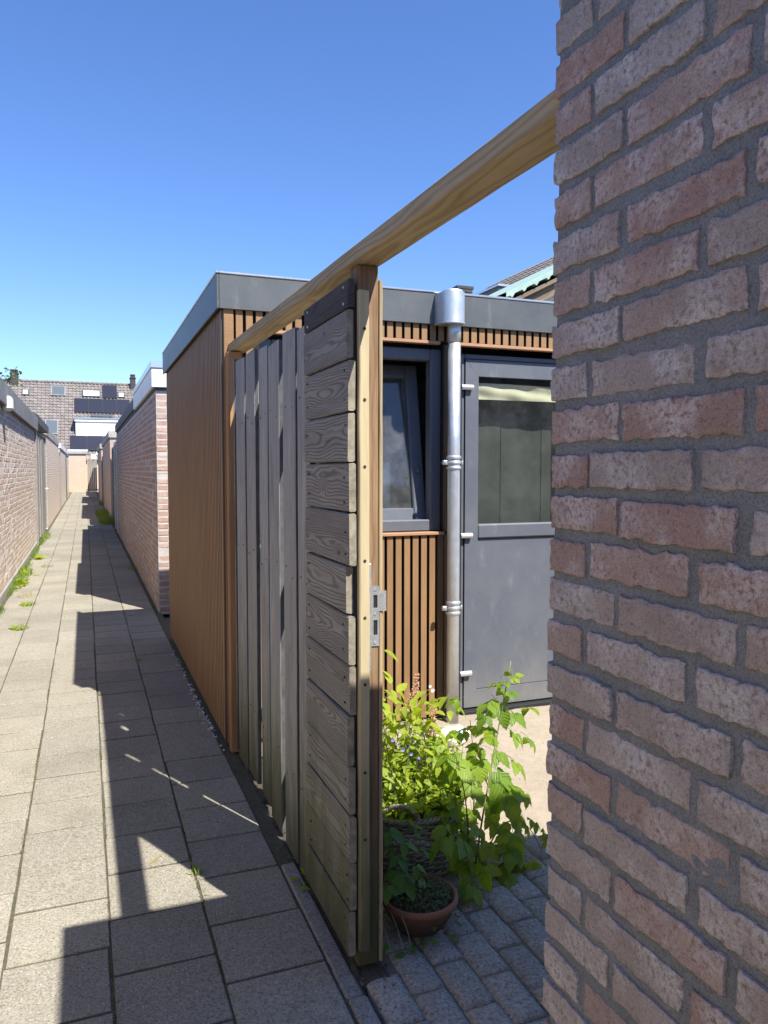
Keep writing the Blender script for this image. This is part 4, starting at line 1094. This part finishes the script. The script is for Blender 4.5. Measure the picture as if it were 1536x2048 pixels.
for (x0, z0, wd_, hg) in ((2.0, 3.0, 1.3, 1.3), (5.4, 3.0, 1.3, 1.3), (3.9, 5.8, 1.2, 1.2), (2.0, .9, 1.6, 1.4), (5.4, .9, 1.6, 1.4)):
    b = MB(); b.cbox(x0, x0+wd_, .0, .06, z0, z0+hg, .006); wo = b.build('window', M['white'], t)
    b = MB(); b.box(x0+.08, x0+wd_-.08, -.008, -.002, z0+.08, z0+hg-.08); b.build('pane', M['skyglass'], wo)
    b = MB(); b.cbox(x0-.06, x0+wd_+.06, -.08, .05, z0-.07, z0-.005, .006); b.build('sill', M['conc'], wo)
GF = tag(empty('garden_fence', (3.6, 7.2, 0)), 'grey plank garden fence between the slatted shed and the annex', 'fence')
for i in range(48):
    b = MB(); b.cbox(-.90, .90, -.068, .068, -.010, .010, .003); b.build('plank', M['far_wood'], GF, (.08 + i*.142, 0, .93 + rf.gauss(0,.006)), ROT_VN)
for i in range(5):
    b = MB(); b.cbox(i*1.7, i*1.7+.08, .012, .09, 0, 1.9, .004); b.build('post', M['far_wood'], GF)
for z in (.4, 1.5):
    b = MB(); b.cbox(.082, 6.88, .0115, .05, z, z+.07, .004); b.build('rail', M['far_wood'], GF)

# ================================================================== PLANTS
rp_ = random.Random(33)
CAMF = (Matrix.Rotation(R(-21.2), 3, 'Z') @ Matrix.Rotation(R(90-3.1), 3, 'X'))
def at(px, py, Y):
    """point of the plane y = Y (metres up the alley) that a photo position shows"""
    d = CAMF @ Vector(((px-768)/1538, -(py-1024)/1538, -1)); k = Y/d.y
    return Vector((d.x*k, Y, 1.5 + d.z*k))
def leaflet(b, l, wd, M4, teeth=7, fold=.22, droop=.25, rnd=.5):
    n = teeth; vs = []; 
    for i in range(n+1):
        u = i/n; x = u*l; z = -droop*l*u*u
        half = wd*.5*(math.sin(math.pi*min(1, u*1.02)**.72))**.85 if 0 < u < 1 else 0
        vs.append((x, 0, z))
        tooth = (.018*l if i % 2 else -.006*l)
        vs.append((x + tooth*.9, half*(1.08 if i % 2 else .93), z + half*fold - .01*l*rp_.random()))
        vs.append((x + tooth*.9, -half*(1.08 if i % 2 else .93), z + half*fold - .01*l*rp_.random()))
    fs = []
    for i in range(n):
        a, c = i*3, (i+1)*3
        fs += [(a, c, c+1, a+1), (a, a+2, c+2, c)]
    b.add([tuple(M4 @ Vector(p)) for p in vs], fs, rnd)
def compound(l, five=False, seed=0, droop=.3):
    b = MB(); r_ = random.Random(seed); pet = l*.75
    I = Matrix.Identity(4)
    def place(x, ang, ll, roll=0, pit=0):
        Mx = Matrix.Translation((x, 0, 0)) @ Matrix.Rotation(R(ang), 4, 'Z') @ Matrix.Rotation(R(pit), 4, 'Y') @ Matrix.Rotation(R(roll), 4, 'X')
        leaflet(b, ll, ll*.66, Mx, 9, r_.uniform(.12,.32), droop*r_.uniform(.6,1.4))
    place(pet, r_.uniform(-8,8), l, r_.uniform(-12,12), r_.uniform(0,14))
    for s_ in (-1, 1): place(pet*.93, s_*r_.uniform(62,84), l*.82, s_*-8, r_.uniform(4,22))
    if five:
        for s_ in (-1, 1): place(pet*.45, s_*r_.uniform(60,80), l*.66, s_*-8, r_.uniform(4,22))
    b.tube([(0,0,0),(pet*.5,0,.004),(pet,0,0)], .0011, 4, cap=False)
    b.smooth = True
    return b.mesh('leaf')
def single(l, seed=0, wd=.5):
    b = MB(); leaflet(b, l, l*wd, Matrix.Identity(4), 9, .22, .3); b.tube([(-l*.3,0,0),(0,0,0)], .0009, 4, cap=False); b.smooth = True; return b.mesh('leaf')
rasp_me = [compound(.088, k % 2 == 0, k, .30) for k in range(6)]
straw_me = [compound(.062, False, 20+k, .22) for k in range(4)]
lite_me = [single(.075, k, .46) for k in range(4)]
def put_leaf(me, mat, parent, p, yaw, pitch, roll, sc_=1.0, name='leaf'):
    o = put(name, me, mat, parent, p - parent.location, (R(roll), R(pitch), R(yaw))); o.rotation_mode = 'XYZ'
    o.rotation_euler = (Matrix.Rotation(R(yaw), 3, 'Z') @ Matrix.Rotation(R(pitch), 3, 'Y') @ Matrix.Rotation(R(roll), 3, 'X')).to_euler(); o.scale = (sc_,)*3
    return o
def bez(p0, p1, p2, p3, n=14):
    return [p0*((1-t)**3) + p1*(3*t*(1-t)**2) + p2*(3*t*t*(1-t)) + p3*(t**3) for t in [i/n for i in range(n+1)]]

# --- raspberry
RB = tag(empty('raspberry_plant', (1.31, 2.46, 0)), 'tall raspberry plant with toothed light green leaves beside the gate post', 'plant')
canes = [
 (bez(Vector((1.315,2.47,-.01)), at(962,1640,2.50), at(985,1520,2.58), at(1022,1322,2.60)), .0045, .0016, 'cane'),
 (bez(Vector((1.27,2.44,-.01)), at(940,1700,2.42), at(942,1600,2.42), at(905,1492,2.44)), .0038, .0015, 'browncane'),
 (bez(Vector((1.33,2.46,-.01)), at(985,1640,2.44), at(1040,1590,2.46), at(1085,1705,2.46)), .0034, .0012, 'cane'),
 (bez(Vector((1.30,2.43,-.01)), at(930,1760,2.36), at(910,1680,2.36), at(860,1668,2.36)), .0030, .0012, 'browncane'),
 (bez(Vector((1.34,2.45,-.01)), at(1000,1730,2.44), at(1040,1690,2.44), at(1075,1745,2.42)), .0030, .0012, 'browncane'),
 (bez(Vector((1.31,2.52,-.01)), at(955,1620,2.66), at(950,1520,2.72), at(940,1440,2.74)), .0035, .0013, 'cane')]
for pts, r0, r1, mk in canes:
    m = MB(); n = len(pts); m.tube([p - RB.location for p in pts], [r0 + (r1-r0)*i/(n-1) for i in range(n)], 6)
    m.build('cane', M[mk], RB, smooth=True)
def leaf_at(px, py, Y, yaw, sc_=1.0, pitch=None, roll=None, mat='leaf_rasp', me=None):
    """compound leaf whose middle is seen at (px,py)"""
    pitch = rp_.uniform(14, 42) if pitch is None else pitch; roll = rp_.uniform(-28, 28) if roll is None else roll
    c = at(px, py, Y)
    me = me or rp_.choice(rasp_me)
    fwd = Matrix.Rotation(R(yaw), 3, 'Z') @ Matrix.Rotation(R(pitch), 3, 'Y') @ Vector((.10*sc_, 0, 0))
    return put_leaf(me, M[mat], RB, c - fwd, yaw, pitch, roll, sc_)
# yaw 0 = to the right of the alley, 180 = to the left, -90 = towards the viewer
spec = [
 (1018,1338,2.60,-60,.42,-50),(1042,1352,2.60,-10,.45,-20),(1000,1362,2.60,200,.50,-5),(1032,1385,2.60,-30,.55,10),(985,1372,2.62,185,.62,5),
 (1012,1392,2.58,-80,.62,45),(960,1412,2.63,190,.75,12),(1040,1432,2.58,-25,.85,30),(1010,1440,2.56,-75,.95,55),(1062,1418,2.60,0,.70,18),
 (968,1440,2.56,200,.70,20),(935,1450,2.68,180,.75,15),(980,1470,2.60,-110,.80,28),(1042,1478,2.60,-5,.80,30),(1068,1488,2.58,-20,.70,40),
 (900,1402,2.74,160,.62,10),(925,1420,2.76,-60,.62,30),(905,1470,2.70,175,.70,18),(952,1500,2.62,-150,.85,15),(1000,1520,2.56,-40,.90,32),
 (1045,1530,2.56,-10,.85,30),(885,1512,2.46,190,.80,5),(928,1540,2.42,-80,.95,35),(965,1535,2.48,-120,1.0,28),(1008,1560,2.52,-60,.9,38),
 (1038,1572,2.54,-8,.9,28),(955,1588,2.44,-70,.90,42),(1020,1622,2.45,-65,1.25,52),
 (985,1615,2.46,-100,.95,40),(1060,1598,2.48,-5,.80,25),(890,1650,2.40,-80,.85,48),
 (968,1668,2.42,-60,.95,40),(1062,1660,2.46,-30,.75,65),(1092,1690,2.46,-20,.62,70),(870,1690,2.34,200,.95,22),(905,1700,2.32,-70,1.0,40),
 (945,1712,2.34,-60,1.1,50),(985,1700,2.42,-45,.85,35),(1018,1705,2.44,-20,.85,30),(1050,1718,2.44,-10,.80,30),(1080,1738,2.42,-30,.70,45),
 (1035,1745,2.40,-50,.70,30),(1000,1742,2.40,-80,.75,35),(965,1755,2.34,-90,.95,58),(930,1745,2.30,-100,.95,45),(1062,1765,2.38,-60,.55,25),
 (955,1795,2.28,-60,.70,40),(935,1790,2.28,-110,.60,35),(1020,1765,2.38,-100,.60,20),(1085,1655,2.5,10,.55,40),(1000,1655,2.5,-20,.8,30),
 (880,1540,2.6,150,.7,10),(915,1560,2.55,-30,.8,30),]
for _ in range(24):
    u = rp_.random(); spec.append((rp_.uniform(905,1075) - 40*u, 1800 - 330*u + rp_.gauss(0,12), rp_.uniform(2.36,2.62) + .08*u, rp_.uniform(-150,20), rp_.uniform(.6,1.0), rp_.uniform(15,50)))
for _ in range(12):
    spec.append((rp_.uniform(875,965), rp_.uniform(1470,1650), rp_.uniform(2.44,2.62), rp_.uniform(-170,10), rp_.uniform(.6,.95), rp_.uniform(15,45)))
for (px, py, Y, yaw, s_, pit) in spec:
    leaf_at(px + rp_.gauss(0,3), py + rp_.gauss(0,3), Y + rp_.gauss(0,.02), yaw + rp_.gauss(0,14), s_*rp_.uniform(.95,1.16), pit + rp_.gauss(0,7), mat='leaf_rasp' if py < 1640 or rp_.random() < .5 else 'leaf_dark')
# --- low raspberry shoots on the pavers
SP = tag(empty('plant_shoot', (.985, 2.10, 0)), 'small leafy shoots lying on pavers in front of terracotta pot', 'plant')
for (px, py, yaw, s_) in ((880,1866,-120,.42),(912,1842,10,.50),(893,1848,150,.42),(905,1866,-40,.40),(925,1832,60,.45),(868,1872,190,.38)):
    put_leaf(rp_.choice(straw_me), M['leaf_dark'], SP, at(px, py, 2.14) + Vector((-.02,0,0)), yaw, rp_.uniform(0,20), rp_.uniform(-15,15), s_)
m = MB(); m.tube([at(930,1820,2.16)-SP.location, at(905,1850,2.13)-SP.location, at(875,1868,2.10)-SP.location], .0016, 5); m.build('stem', M['browncane'], SP)
m = MB()
for (px, py) in ((782,1905),(806,1898),(823,1892)):
    p0 = at(px, py, 2.08) - SP.location; m.tube([p0 + Vector((0,.10,.06)), p0 + Vector((0,.04,.035)), p0], .0014, 5)
m.build('stem', M['cane'], SP)
for (px, py, yaw) in ((812,1885,-40),(832,1878,-10),(795,1895,-90),(845,1890,10),(785,1880,200)):
    put_leaf(rp_.choice(straw_me), M['leaf_dark'], SP, at(px, py, 2.14), yaw, 25, 0, .42)

# --- terracotta bowl with sedum
PC = Vector((1.000, 2.255, 0))
t = tag(empty('terracotta_bowl', PC), 'shallow terracotta bowl planted with sedum behind the gate post', 'pot')
m = MB(); m.lathe([(.0,.002),(.070,.002),(.088,.02),(.108,.055),(.117,.080),(.1175,.084),(.1255,.086),(.1275,.094),(.1265,.106),(.122,.110),(.115,.108),(.112,.096),(.100,.075),(0,.07)], 48)
m.build('bowl', M['terracotta'], t, smooth=True)
m = MB(); m.lathe([(.113,.094),(.09,.100),(.05,.106),(0,.108)], 32); m.build('earth', M['soil'], t, smooth=True)
sd = tag(empty('sedum_plant', PC + Vector((0,0,.1))), 'dark green sedum cushion filling the terracotta bowl', 'plant')
m = MB()
for _ in range(900):
    a = rp_.uniform(0, 2*math.pi); r_ = .108*math.sqrt(rp_.random()); h = .016*(1-(r_/.11)**2) + rp_.uniform(-.004,.012)
    c = Vector((r_*math.cos(a), r_*math.sin(a), h))
    for k in range(5):
        aa = rp_.uniform(0, 6.28); l = rp_.uniform(.005,.010); d_ = Vector((math.cos(aa), math.sin(aa), rp_.uniform(.1,1.2))).normalized()*l
        s2 = Vector((-math.sin(aa), math.cos(aa), 0))*l*.28
        m.add([c, c+d_*.6+s2, c+d_, c+d_*.6-s2], [(0,1,2,3)])
o = m.build('foliage', M['sedum'], sd); o['kind'] = 'stuff'
# --- strawberry
ST = tag(empty('strawberry_plant', (.90, 2.30, 0)), 'strawberry plant with dark toothed leaves left of the sedum', 'plant')
for (px, py, Y, yaw, s_, pit) in ((785,1668,2.24,-60,.95,25),(815,1690,2.22,-30,.90,30),(800,1720,2.20,-80,.90,40),(835,1735,2.18,-15,.85,35),(790,1750,2.18,-110,.95,35),
        (815,1770,2.16,-50,1.0,45),(780,1700,2.26,180,.9,20),(775,1780,2.16,-120,.8,45),(850,1700,2.24,10,.75,30),(830,1655,2.28,20,.75,15),(845,1760,2.16,-20,.55,40)):
    c = at(px, py, Y); me = rp_.choice(straw_me)
    f_ = Matrix.Rotation(R(yaw), 3, 'Z') @ Matrix.Rotation(R(pit), 3, 'Y') @ Vector((.055*s_,0,0))
    put_leaf(me, M['leaf_dark'], ST, c - f_, yaw + rp_.gauss(0,10), pit, rp_.uniform(-20,20), s_)
    q = (c-f_) - ST.location
    m = MB(); m.tube([Vector((rp_.uniform(-.02,.04), rp_.uniform(-.02,.02), .08)), q*.6 + Vector((0,0,.07)), q], .0013, 5); m.build('stem', M['cane'], ST)

# --- wicker basket
BC = Vector((1.105, 2.64, 0)); BR_, BH_ = .215, .25
t = tag(empty('wicker_basket', BC), 'round grey wicker basket holding flowering plants behind the bowl', 'basket')
NS = 30
for k in range(NS):
    a = 2*math.pi*k/NS
    m = MB(); m.tube([((BR_-.035+.035*u)*math.cos(a), (BR_-.035+.035*u)*math.sin(a), .01+BH_*u) for u in (0,.33,.66,1)], .0045, 6); m.build('stake', M['wicker'], t)
nr = 22
for j in range(nr):
    u = (j+.5)/nr; rr_ = BR_-.035+.035*u; ph = (j % 2)*math.pi
    pts = []
    for k in range(NS*4+1):
        a = 2*math.pi*k/(NS*4); r_ = rr_ + .006*math.cos(NS/2*a + ph)
        pts.append((r_*math.cos(a), r_*math.sin(a), .012+BH_*u + .0018*math.sin(3*a+j*1.7) + .0012*rp_.random()))
    m = MB(); m.tube(pts, .0040 + rp_.random()*.0010, 5, cap=False); m.build('strand', M['wicker'], t, smooth=True)
for q in range(3):
    m = MB(); m.tube([((BR_+.002+.008*math.cos(a*24+q*2.1))*math.cos(a), (BR_+.002+.008*math.cos(a*24+q*2.1))*math.sin(a), BH_+.010+.006*math.sin(a*24+q*2.1)) for a in [2*math.pi*k/200 for k in range(201)]], .0046, 6, cap=False); m.build('rim_strand', M['wicker'], t, smooth=True)
def handle(a0, a1, h, lean):
    p0 = Vector((BR_*math.cos(a0), BR_*math.sin(a0), BH_)); p1 = Vector((BR_*math.cos(a1), BR_*math.sin(a1), BH_))
    ou = ((p0+p1)*.5); ou.z = 0; ou.normalize()
    ctr = bez(p0, p0 + Vector((0,0,h*1.25)) + ou*lean, p1 + Vector((0,0,h*1.25)) + ou*lean, p1, 40)
    for q in range(3):
        pts = []
        for i, p in enumerate(ctr):
            tt = (ctr[min(i+1,40)]-ctr[max(i-1,0)]).normalized(); s_ = tt.cross(ou).normalized()
            an = i*.75 + q*2.094; pts.append(p + (s_*math.cos(an) + ou*math.sin(an))*.0048)
        m = MB(); m.tube(pts, .0046, 6); m.build('handle', M['wicker'], t, smooth=True)
handle(R(225), R(262), .075, .02); handle(R(20), R(62), .085, .015)
m = MB(); m.lathe([(BR_-.01, BH_*.86),(.1,BH_*.9),(0,BH_*.92)], 24); m.build('earth', M['soil'], t)
# --- flowering plants in the basket
FP = tag(empty('flowering_plants', BC + Vector((0,0,BH_*.9))), 'bright yellow green leafy flowering plants growing in the wicker basket', 'plant')
m = MB(); m2 = MB(); ms = MB()
for _ in range(300):
    a = rp_.uniform(0, 2*math.pi); r0 = BR_*.85*math.sqrt(rp_.random()); h = rp_.uniform(.10,.36)*(1.1-.5*r0/BR_)
    base = Vector((r0*math.cos(a), r0*math.sin(a), 0)); tip = base*rp_.uniform(1.05,1.45) + Vector((rp_.gauss(0,.03), rp_.gauss(0,.03), h))
    ms.tube([base, base.lerp(tip,.5)+Vector((rp_.gauss(0,.01),rp_.gauss(0,.01),.02)), tip], .0011, 4, cap=False)
    for k in range(rp_.randint(6,11)):
        u = rp_.uniform(.25,1.05); p = base.lerp(tip, u) + Vector((rp_.gauss(0,.012), rp_.gauss(0,.012), rp_.gauss(0,.008)))
        l = rp_.uniform(.018,.044); Mx = Matrix.Translation(p) @ Matrix.Rotation(rp_.uniform(0,6.28), 4, 'Z') @ Matrix.Rotation(R(rp_.uniform(-30,50)), 4, 'Y') @ Matrix.Rotation(R(rp_.uniform(-40,40)), 4, 'X')
        leaflet(m if rp_.random() < .6 else m2, l, l*rp_.uniform(.4,.7), Mx, 4, .2, .25)
for b_, mk in ((m, 'leaf_small'), (m2, 'leaf_light')):
    o = b_.build('foliage', M[mk], FP, smooth=True); o['kind'] = 'stuff'
ms.build('stems', M['cane'], FP)['kind'] = 'stuff'
def lit(px, py, Y, yaw, pit, s_):
    put_leaf(rp_.choice(lite_me), M['leaf_light'], FP, at(px, py, Y), yaw, pit, rp_.uniform(-25,25), s_)
for _ in range(120):
    lit(rp_.uniform(766,905)-rp_.random()*20, rp_.uniform(1375,1615), rp_.uniform(2.46,2.78), rp_.uniform(-180,180), rp_.uniform(-15,50), rp_.uniform(.55,1.0))
for (px, py, yaw, pit) in ((782,1368,100,-50),(775,1395,-20,10),(800,1405,-30,20),(770,1420,-60,30),(795,1385,30,-30),(780,1445,-90,30),(800,1430,160,0),(770,1470,-60,40),(768,1300,-30,25),(775,1500,-80,40)):
    lit(px, py, 2.62, yaw, pit, .95)
def plume(px, py0, py1, Y, wd):
    m = MB(); n = 16; p0, p1 = at(px-8, py0, Y), at(px+10, py1, Y)
    m.tube([p0-FP.location, p1-FP.location], .0015, 5)
    for i in range(n):
        u = i/n; c = p0.lerp(p1, .2+.8*u) - FP.location; L_ = wd*(1-u)+.006
        for k in range(4):
            a = rp_.uniform(0,6.28); d_ = Vector((math.cos(a), math.sin(a), .9))*L_
            m.tube([c, c+d_*.6, c+d_], [.0009,.0014,.0007], 4)
            for q in (.5,.75,1.0):
                cc = c + d_*q; m.tube([cc, cc + Vector((rp_.gauss(0,.004), rp_.gauss(0,.004), .005))], .0016, 4)
    m.build('flower_plume', M['plume'], FP)
plume(825, 1470, 1348, 2.66, .026); plume(862, 1490, 1420, 2.70, .014)
def flower(px, py, Y, mat, s_=.0075):
    m = MB(); c = at(px, py, Y) - FP.location
    for k in range(5):
        a = 2*math.pi*k/5; d_ = Vector((math.cos(a), -.45, math.sin(a)))*s_; n_ = Vector((-math.sin(a), 0, math.cos(a)))*s_*.45
        m.add([c, c+d_*.6+n_, c+d_, c+d_*.6-n_], [(0,1,2,3)])
    m.build('flower', mat, FP)
for (px, py) in ((815,1492),(822,1508),(838,1515),(848,1525),(806,1500),(785,1480)): flower(px, py, 2.50, M['blue_flower'])
flower(865, 1380, 2.62, M['white'], .009); flower(860, 1372, 2.63, M['white'], .007)
# --- orange pot behind, white stone on the sand
t = tag(empty('plant_pot', (1.395, 3.0, 0)), 'bright orange plastic pot half hidden behind the basket', 'pot')
m = MB(); m.lathe([(0,.0),(.085,.0),(.115,.19),(.122,.192),(.124,.222),(.116,.222),(.11,.19),(0,.18)], 32); m.build('bowl', M['orange_pot'], t, smooth=False)
m = MB(); m.lathe([(.112,.205),(.06,.212),(0,.215)], 24); m.build('earth', M['soil'], t)
t = MB(); vs = []; n = 18
for i in range(n+1):
    for k in range(24):
        th = math.pi*i/n; a = 2*math.pi*k/24; d_ = Vector((math.sin(th)*math.cos(a), math.sin(th)*math.sin(a), math.cos(th)))
        r_ = 1 + .25*noise.fractal(d_*2.2, 1, 2, 3); vs.append((d_.x*.10*r_, d_.y*.07*r_, .045 + d_.z*.055*r_))
t.add(vs, [(i*24+k, i*24+(k+1) % 24, (i+1)*24+(k+1) % 24, (i+1)*24+k)[::-1] for i in range(n) for k in range(24)])
tag(t.build('white_stone', M['white'], None, (1.845, 3.72, .0), smooth=True), 'rounded white stone lying on sand by foot of downpipe', 'stone')

# --- weeds along the left wall, grass on the right, moss in the joints
def blade(b, x, y, z, h, w_, yaw, lean, rnd=.5):
    dx, dy = math.cos(yaw), math.sin(yaw); px_, py_ = -dy*w_, dx*w_
    p1 = (x + dx*lean*h*.35, y + dy*lean*h*.35, z + h*.6); p2 = (x + dx*lean*h, y + dy*lean*h, z + h*(1-.35*lean))
    b.add([(x-px_, y-py_, z), (x+px_, y+py_, z), (p1[0]+px_*.7, p1[1]+py_*.7, p1[2]), (p1[0]-px_*.7, p1[1]-py_*.7, p1[2]), p2], [(0,1,2,3), (3,2,4)], rnd)
rw = random.Random(77)
def clump(label, x, y, n, h, spread, name='weed_clump', broad=0, mat='grass', sx=None, bs=1.0):
    sx = min(spread*.55, .09) if sx is None else sx
    t = tag(empty(name, (x, y, 0)), label, 'weed', 'weeds and grass along the paving')
    m = MB()
    for _ in range(n):
        a = rw.uniform(0,6.28); r_ = spread*math.sqrt(rw.random())
        blade(m, r_/spread*sx*math.cos(a), r_*math.sin(a), -.01, h*rw.uniform(.4,1.1), rw.uniform(.002,.0045), rw.uniform(0,6.28), rw.uniform(.2,1.0))
    m.build('blades', M[mat], t)['kind'] = 'stuff'
    for k in range(broad):
        a = rw.uniform(0,6.28); c = Vector((x + rw.gauss(0,sx*.5), y + rw.gauss(0,spread*.4), .02))
        put_leaf(rw.choice(lite_me), M['leaf_light'], t, c, math.degrees(a), rw.uniform(-45,5), rw.uniform(-15,15), rw.uniform(1.2,2.2)*bs)
clump('large dandelion like weed clump at foot of left brick wall', -.82, 11.1, 160, .16, .30, broad=22)
clump('tall green weed strip along left wall before the dandelion clump', -.84, 12.1, 200, .16, .45, broad=14)
clump('small broad leaved weed at left wall below the planks', -.80, 14.2, 40, .10, .15, broad=14)
clump('low grass tuft in pavement joint near left edge of view', -.62, 9.35, 110, .07, .14, broad=3)
clump('dry yellow grass patch on slabs at left edge', -.70, 10.1, 90, .05, .28, mat='dry', broad=0)
clump('flat green grass patch left, nearest to the viewer', -.60, 8.0, 90, .06, .14, broad=2)
clump('sparse weed tuft in left joint close to path middle', -.58, 13.0, 50, .06, .2)
clump('thin green weeds at foot of left plank gate', -.85, 18.5, 160, .16, 1.2, broad=8)
clump('dense grass tuft growing by the dark blue door', .57, 23.6, 1300, .26, 1.2, name='grass_tuft', sx=.24)
clump('long grass strip farther along the right row', .52, 27.2, 1500, .26, 2.0, name='grass_tuft', sx=.22)
clump('grass fringe at foot of last right sheds', .62, 36.0, 300, .25, 1.4, name='grass_tuft')
clump('grass sprout in path joint inside the sunlit triangle', .355, 2.86, 26, .045, .03, name='grass_tuft')
clump('tiny grass tuft at bottom of path near the edging', .60, 1.80, 40, .05, .05, name='grass_tuft', mat='dry')
clump('ivy like weed at foot of the upright planks', .715, 2.62, 14, .05, .06, broad=6, bs=.32)
clump('small weed at foot of rose brick shed corner', .66, 12.2, 60, .10, .25)
clump('weed tuft in middle joint beside slatted shed', .36, 6.3, 30, .04, .05)
ws = MB()
for _ in range(2600):
    y = rw.uniform(7.5, 17.5)
    if noise.noise(Vector((1.3, y*1.3, 0))) < -.12: continue
    blade(ws, -.895 + abs(rw.gauss(0,.028)), y, -.005, rw.uniform(.02,.10), rw.uniform(.0015,.004), rw.uniform(0,6.28), rw.uniform(.2,1.1))
o = ws.build('weed_strip', M['grass']); o['kind'] = 'stuff'; o['label'] = 'thin strip of grass along foot of the left brick wall'; o['category'] = 'grass'
mj = MB()
for c in range(0, 6):
    x = PX0 + PW*c
    nb = (700, 700, 620, 950, 1500, 700)[c]
    for _ in range(nb):
        y = 1.4 + 16*rw.random()**1.6
        if noise.noise(Vector((c*7.3, y*2.2, 0))) < (-.15 if c in (3,4) else .05): continue
        blade(mj, x + rw.gauss(0,.004), y, -.008, rw.uniform(.006,.022), rw.uniform(.0012,.0026), rw.uniform(0,6.28), rw.uniform(.3,1.2))
for c in range(5):
    for j in range(0, 40):
        y = (j + (0 if c % 2 else .5)) * PW + .05 + PW/2
        if rw.random() < .55: continue
        x0 = PX0 + PW*c + rw.uniform(0,.2)
        for _ in range(rw.randint(6,26)):
            blade(mj, x0 + rw.uniform(0,.10), y + rw.gauss(0,.003), -.008, rw.uniform(.005,.016), rw.uniform(.001,.002), rw.uniform(0,6.28), rw.uniform(.3,1.2))
o = mj.build('joint_moss', M['moss']); o['kind'] = 'stuff'; o['label'] = 'moss and tiny grass growing in the slab joints'; o['category'] = 'moss'
mj = MB()
for _ in range(900):
    x = .85 + 1.0*rw.random(); y = rw.uniform(.9, 2.5)
    cidx = round((x-.79+.054)/.1085); x = .79 - .054 + cidx*.1085 + rw.gauss(0,.003)
    if noise.noise(Vector((x*5, y*4, 3))) < .12: continue
    blade(mj, x, y, -.012, rw.uniform(.006,.014), .0016, rw.uniform(0,6.28), rw.uniform(.3,1.2))
o = mj.build('joint_moss', M['moss']); o['kind'] = 'stuff'; o['label'] = 'moss between the worn pavers inside the gate'; o['category'] = 'moss'
# fallen straw leaf in the lit triangle
m = MB(); leaflet(m, .09, .014, Matrix.Identity(4), 6, .1, .05); m.smooth = True
tag(m.build('fallen_leaf', M['dry'], None, (.20, 2.98, .006), (0, 0, R(52))), 'narrow straw coloured leaf lying in sunlit triangle of path', 'leaf')

# ================================================================== TREES BEHIND THE WALLS
def tree(name, label, loc, h_trunk, crown_c, crown_r, n, lsize, seed, cat='tree'):
    t = tag(empty(name, loc), label, cat); r_ = random.Random(seed)
    m = MB(); top = Vector(crown_c)
    m.tube([(0,0,0), (top.x*.3, top.y*.3, h_trunk*.6), (top.x*.7, top.y*.7, h_trunk), tuple(top)], [.09,.07,.05,.02], 8)
    for k in range(9):
        a = r_.uniform(0,6.28); e = top + Vector((crown_r[0]*.8*math.cos(a), crown_r[1]*.8*math.sin(a), crown_r[2]*r_.uniform(-.3,.9)))
        m.tube([(top.x*.7, top.y*.7, h_trunk*r_.uniform(.8,1)), tuple((top+e)*.5 + Vector((0,0,.1))), tuple(e)], [.03,.02,.006], 5)
    m.build('trunk', M['browncane'], t)
    m = MB()
    cl = [(Vector((crown_r[0]*r_.gauss(0,.42), crown_r[1]*r_.gauss(0,.42), crown_r[2]*r_.gauss(0,.45))), r_.uniform(.18,.42)) for _ in range(46)]
    for _ in range(n):
        c, rad = r_.choice(cl); p = top + c + Vector((r_.gauss(0,.5), r_.gauss(0,.5), r_.gauss(0,.5)))*rad
        l = lsize*r_.uniform(.6,1.3); Mx = Matrix.Translation(p) @ Euler((r_.uniform(-.9,.9), r_.uniform(-.9,.9), r_.uniform(0,6.28))).to_matrix().to_4x4()
        m.add([tuple(Mx @ Vector(q)) for q in ((0,0,0),(l*.5,l*.3,l*.08),(l,0,0),(l*.5,-l*.3,l*.08))], [(0,1,2,3)])
    o = m.build('crown', M['leaf_tree'], t); o['kind'] = 'stuff'
    return t
tree('garden_tree', 'leafy tree rising behind the left brick shed roof', (-2.80, 25, 0), 2.4, (0,0,3.2), (.62,.8,.85), 3000, .13, 5)
def added_hedge(label, x0, x1, y0, y1, h, n, seed):
    t = tag(empty('added_hedge', ((x0+x1)/2, (y0+y1)/2, 0)), label, 'added_hedge'); r_ = random.Random(seed)
    hx, hy = (x1-x0)/2, (y1-y0)/2; m = MB(); m.box(-hx+.12, hx-.12, -hy+.12, hy-.12, 0, h-.12); m.build('inner_twigs', M['soil'], t)
    m = MB()
    for _ in range(n):
        f = r_.random(); 
        if f < .62: p = Vector((r_.uniform(-hx,hx), hy-.06+r_.gauss(0,.06), r_.uniform(0,h)))
        elif f < .8: p = Vector((r_.uniform(-hx,hx), r_.uniform(-hy,hy), h-.06+r_.gauss(0,.06)))
        else: p = Vector((r_.choice((-1,1))*hx, r_.uniform(-hy,hy), r_.uniform(0,h)))
        l = .13*r_.uniform(.6,1.3); Mx = Matrix.Translation(p) @ Euler((r_.uniform(-1.5,1.5), r_.uniform(-1.5,1.5), r_.uniform(0,6.28))).to_matrix().to_4x4()
        m.add([tuple(Mx @ Vector(q)) for q in ((0,0,0),(l*.5,l*.3,l*.08),(l,0,0),(l*.5,-l*.3,l*.08))], [(0,1,2,3)])
    m.build('foliage', M['leaf_tree'], t)['kind'] = 'stuff'
added_hedge('tall garden greenery added unseen behind the brick garage to darken the door glass reflection', 3.6, 13.0, -2.6, -1.6, 3.3, 9000, 8)  # added out of view, shows only as a reflection in the door glass
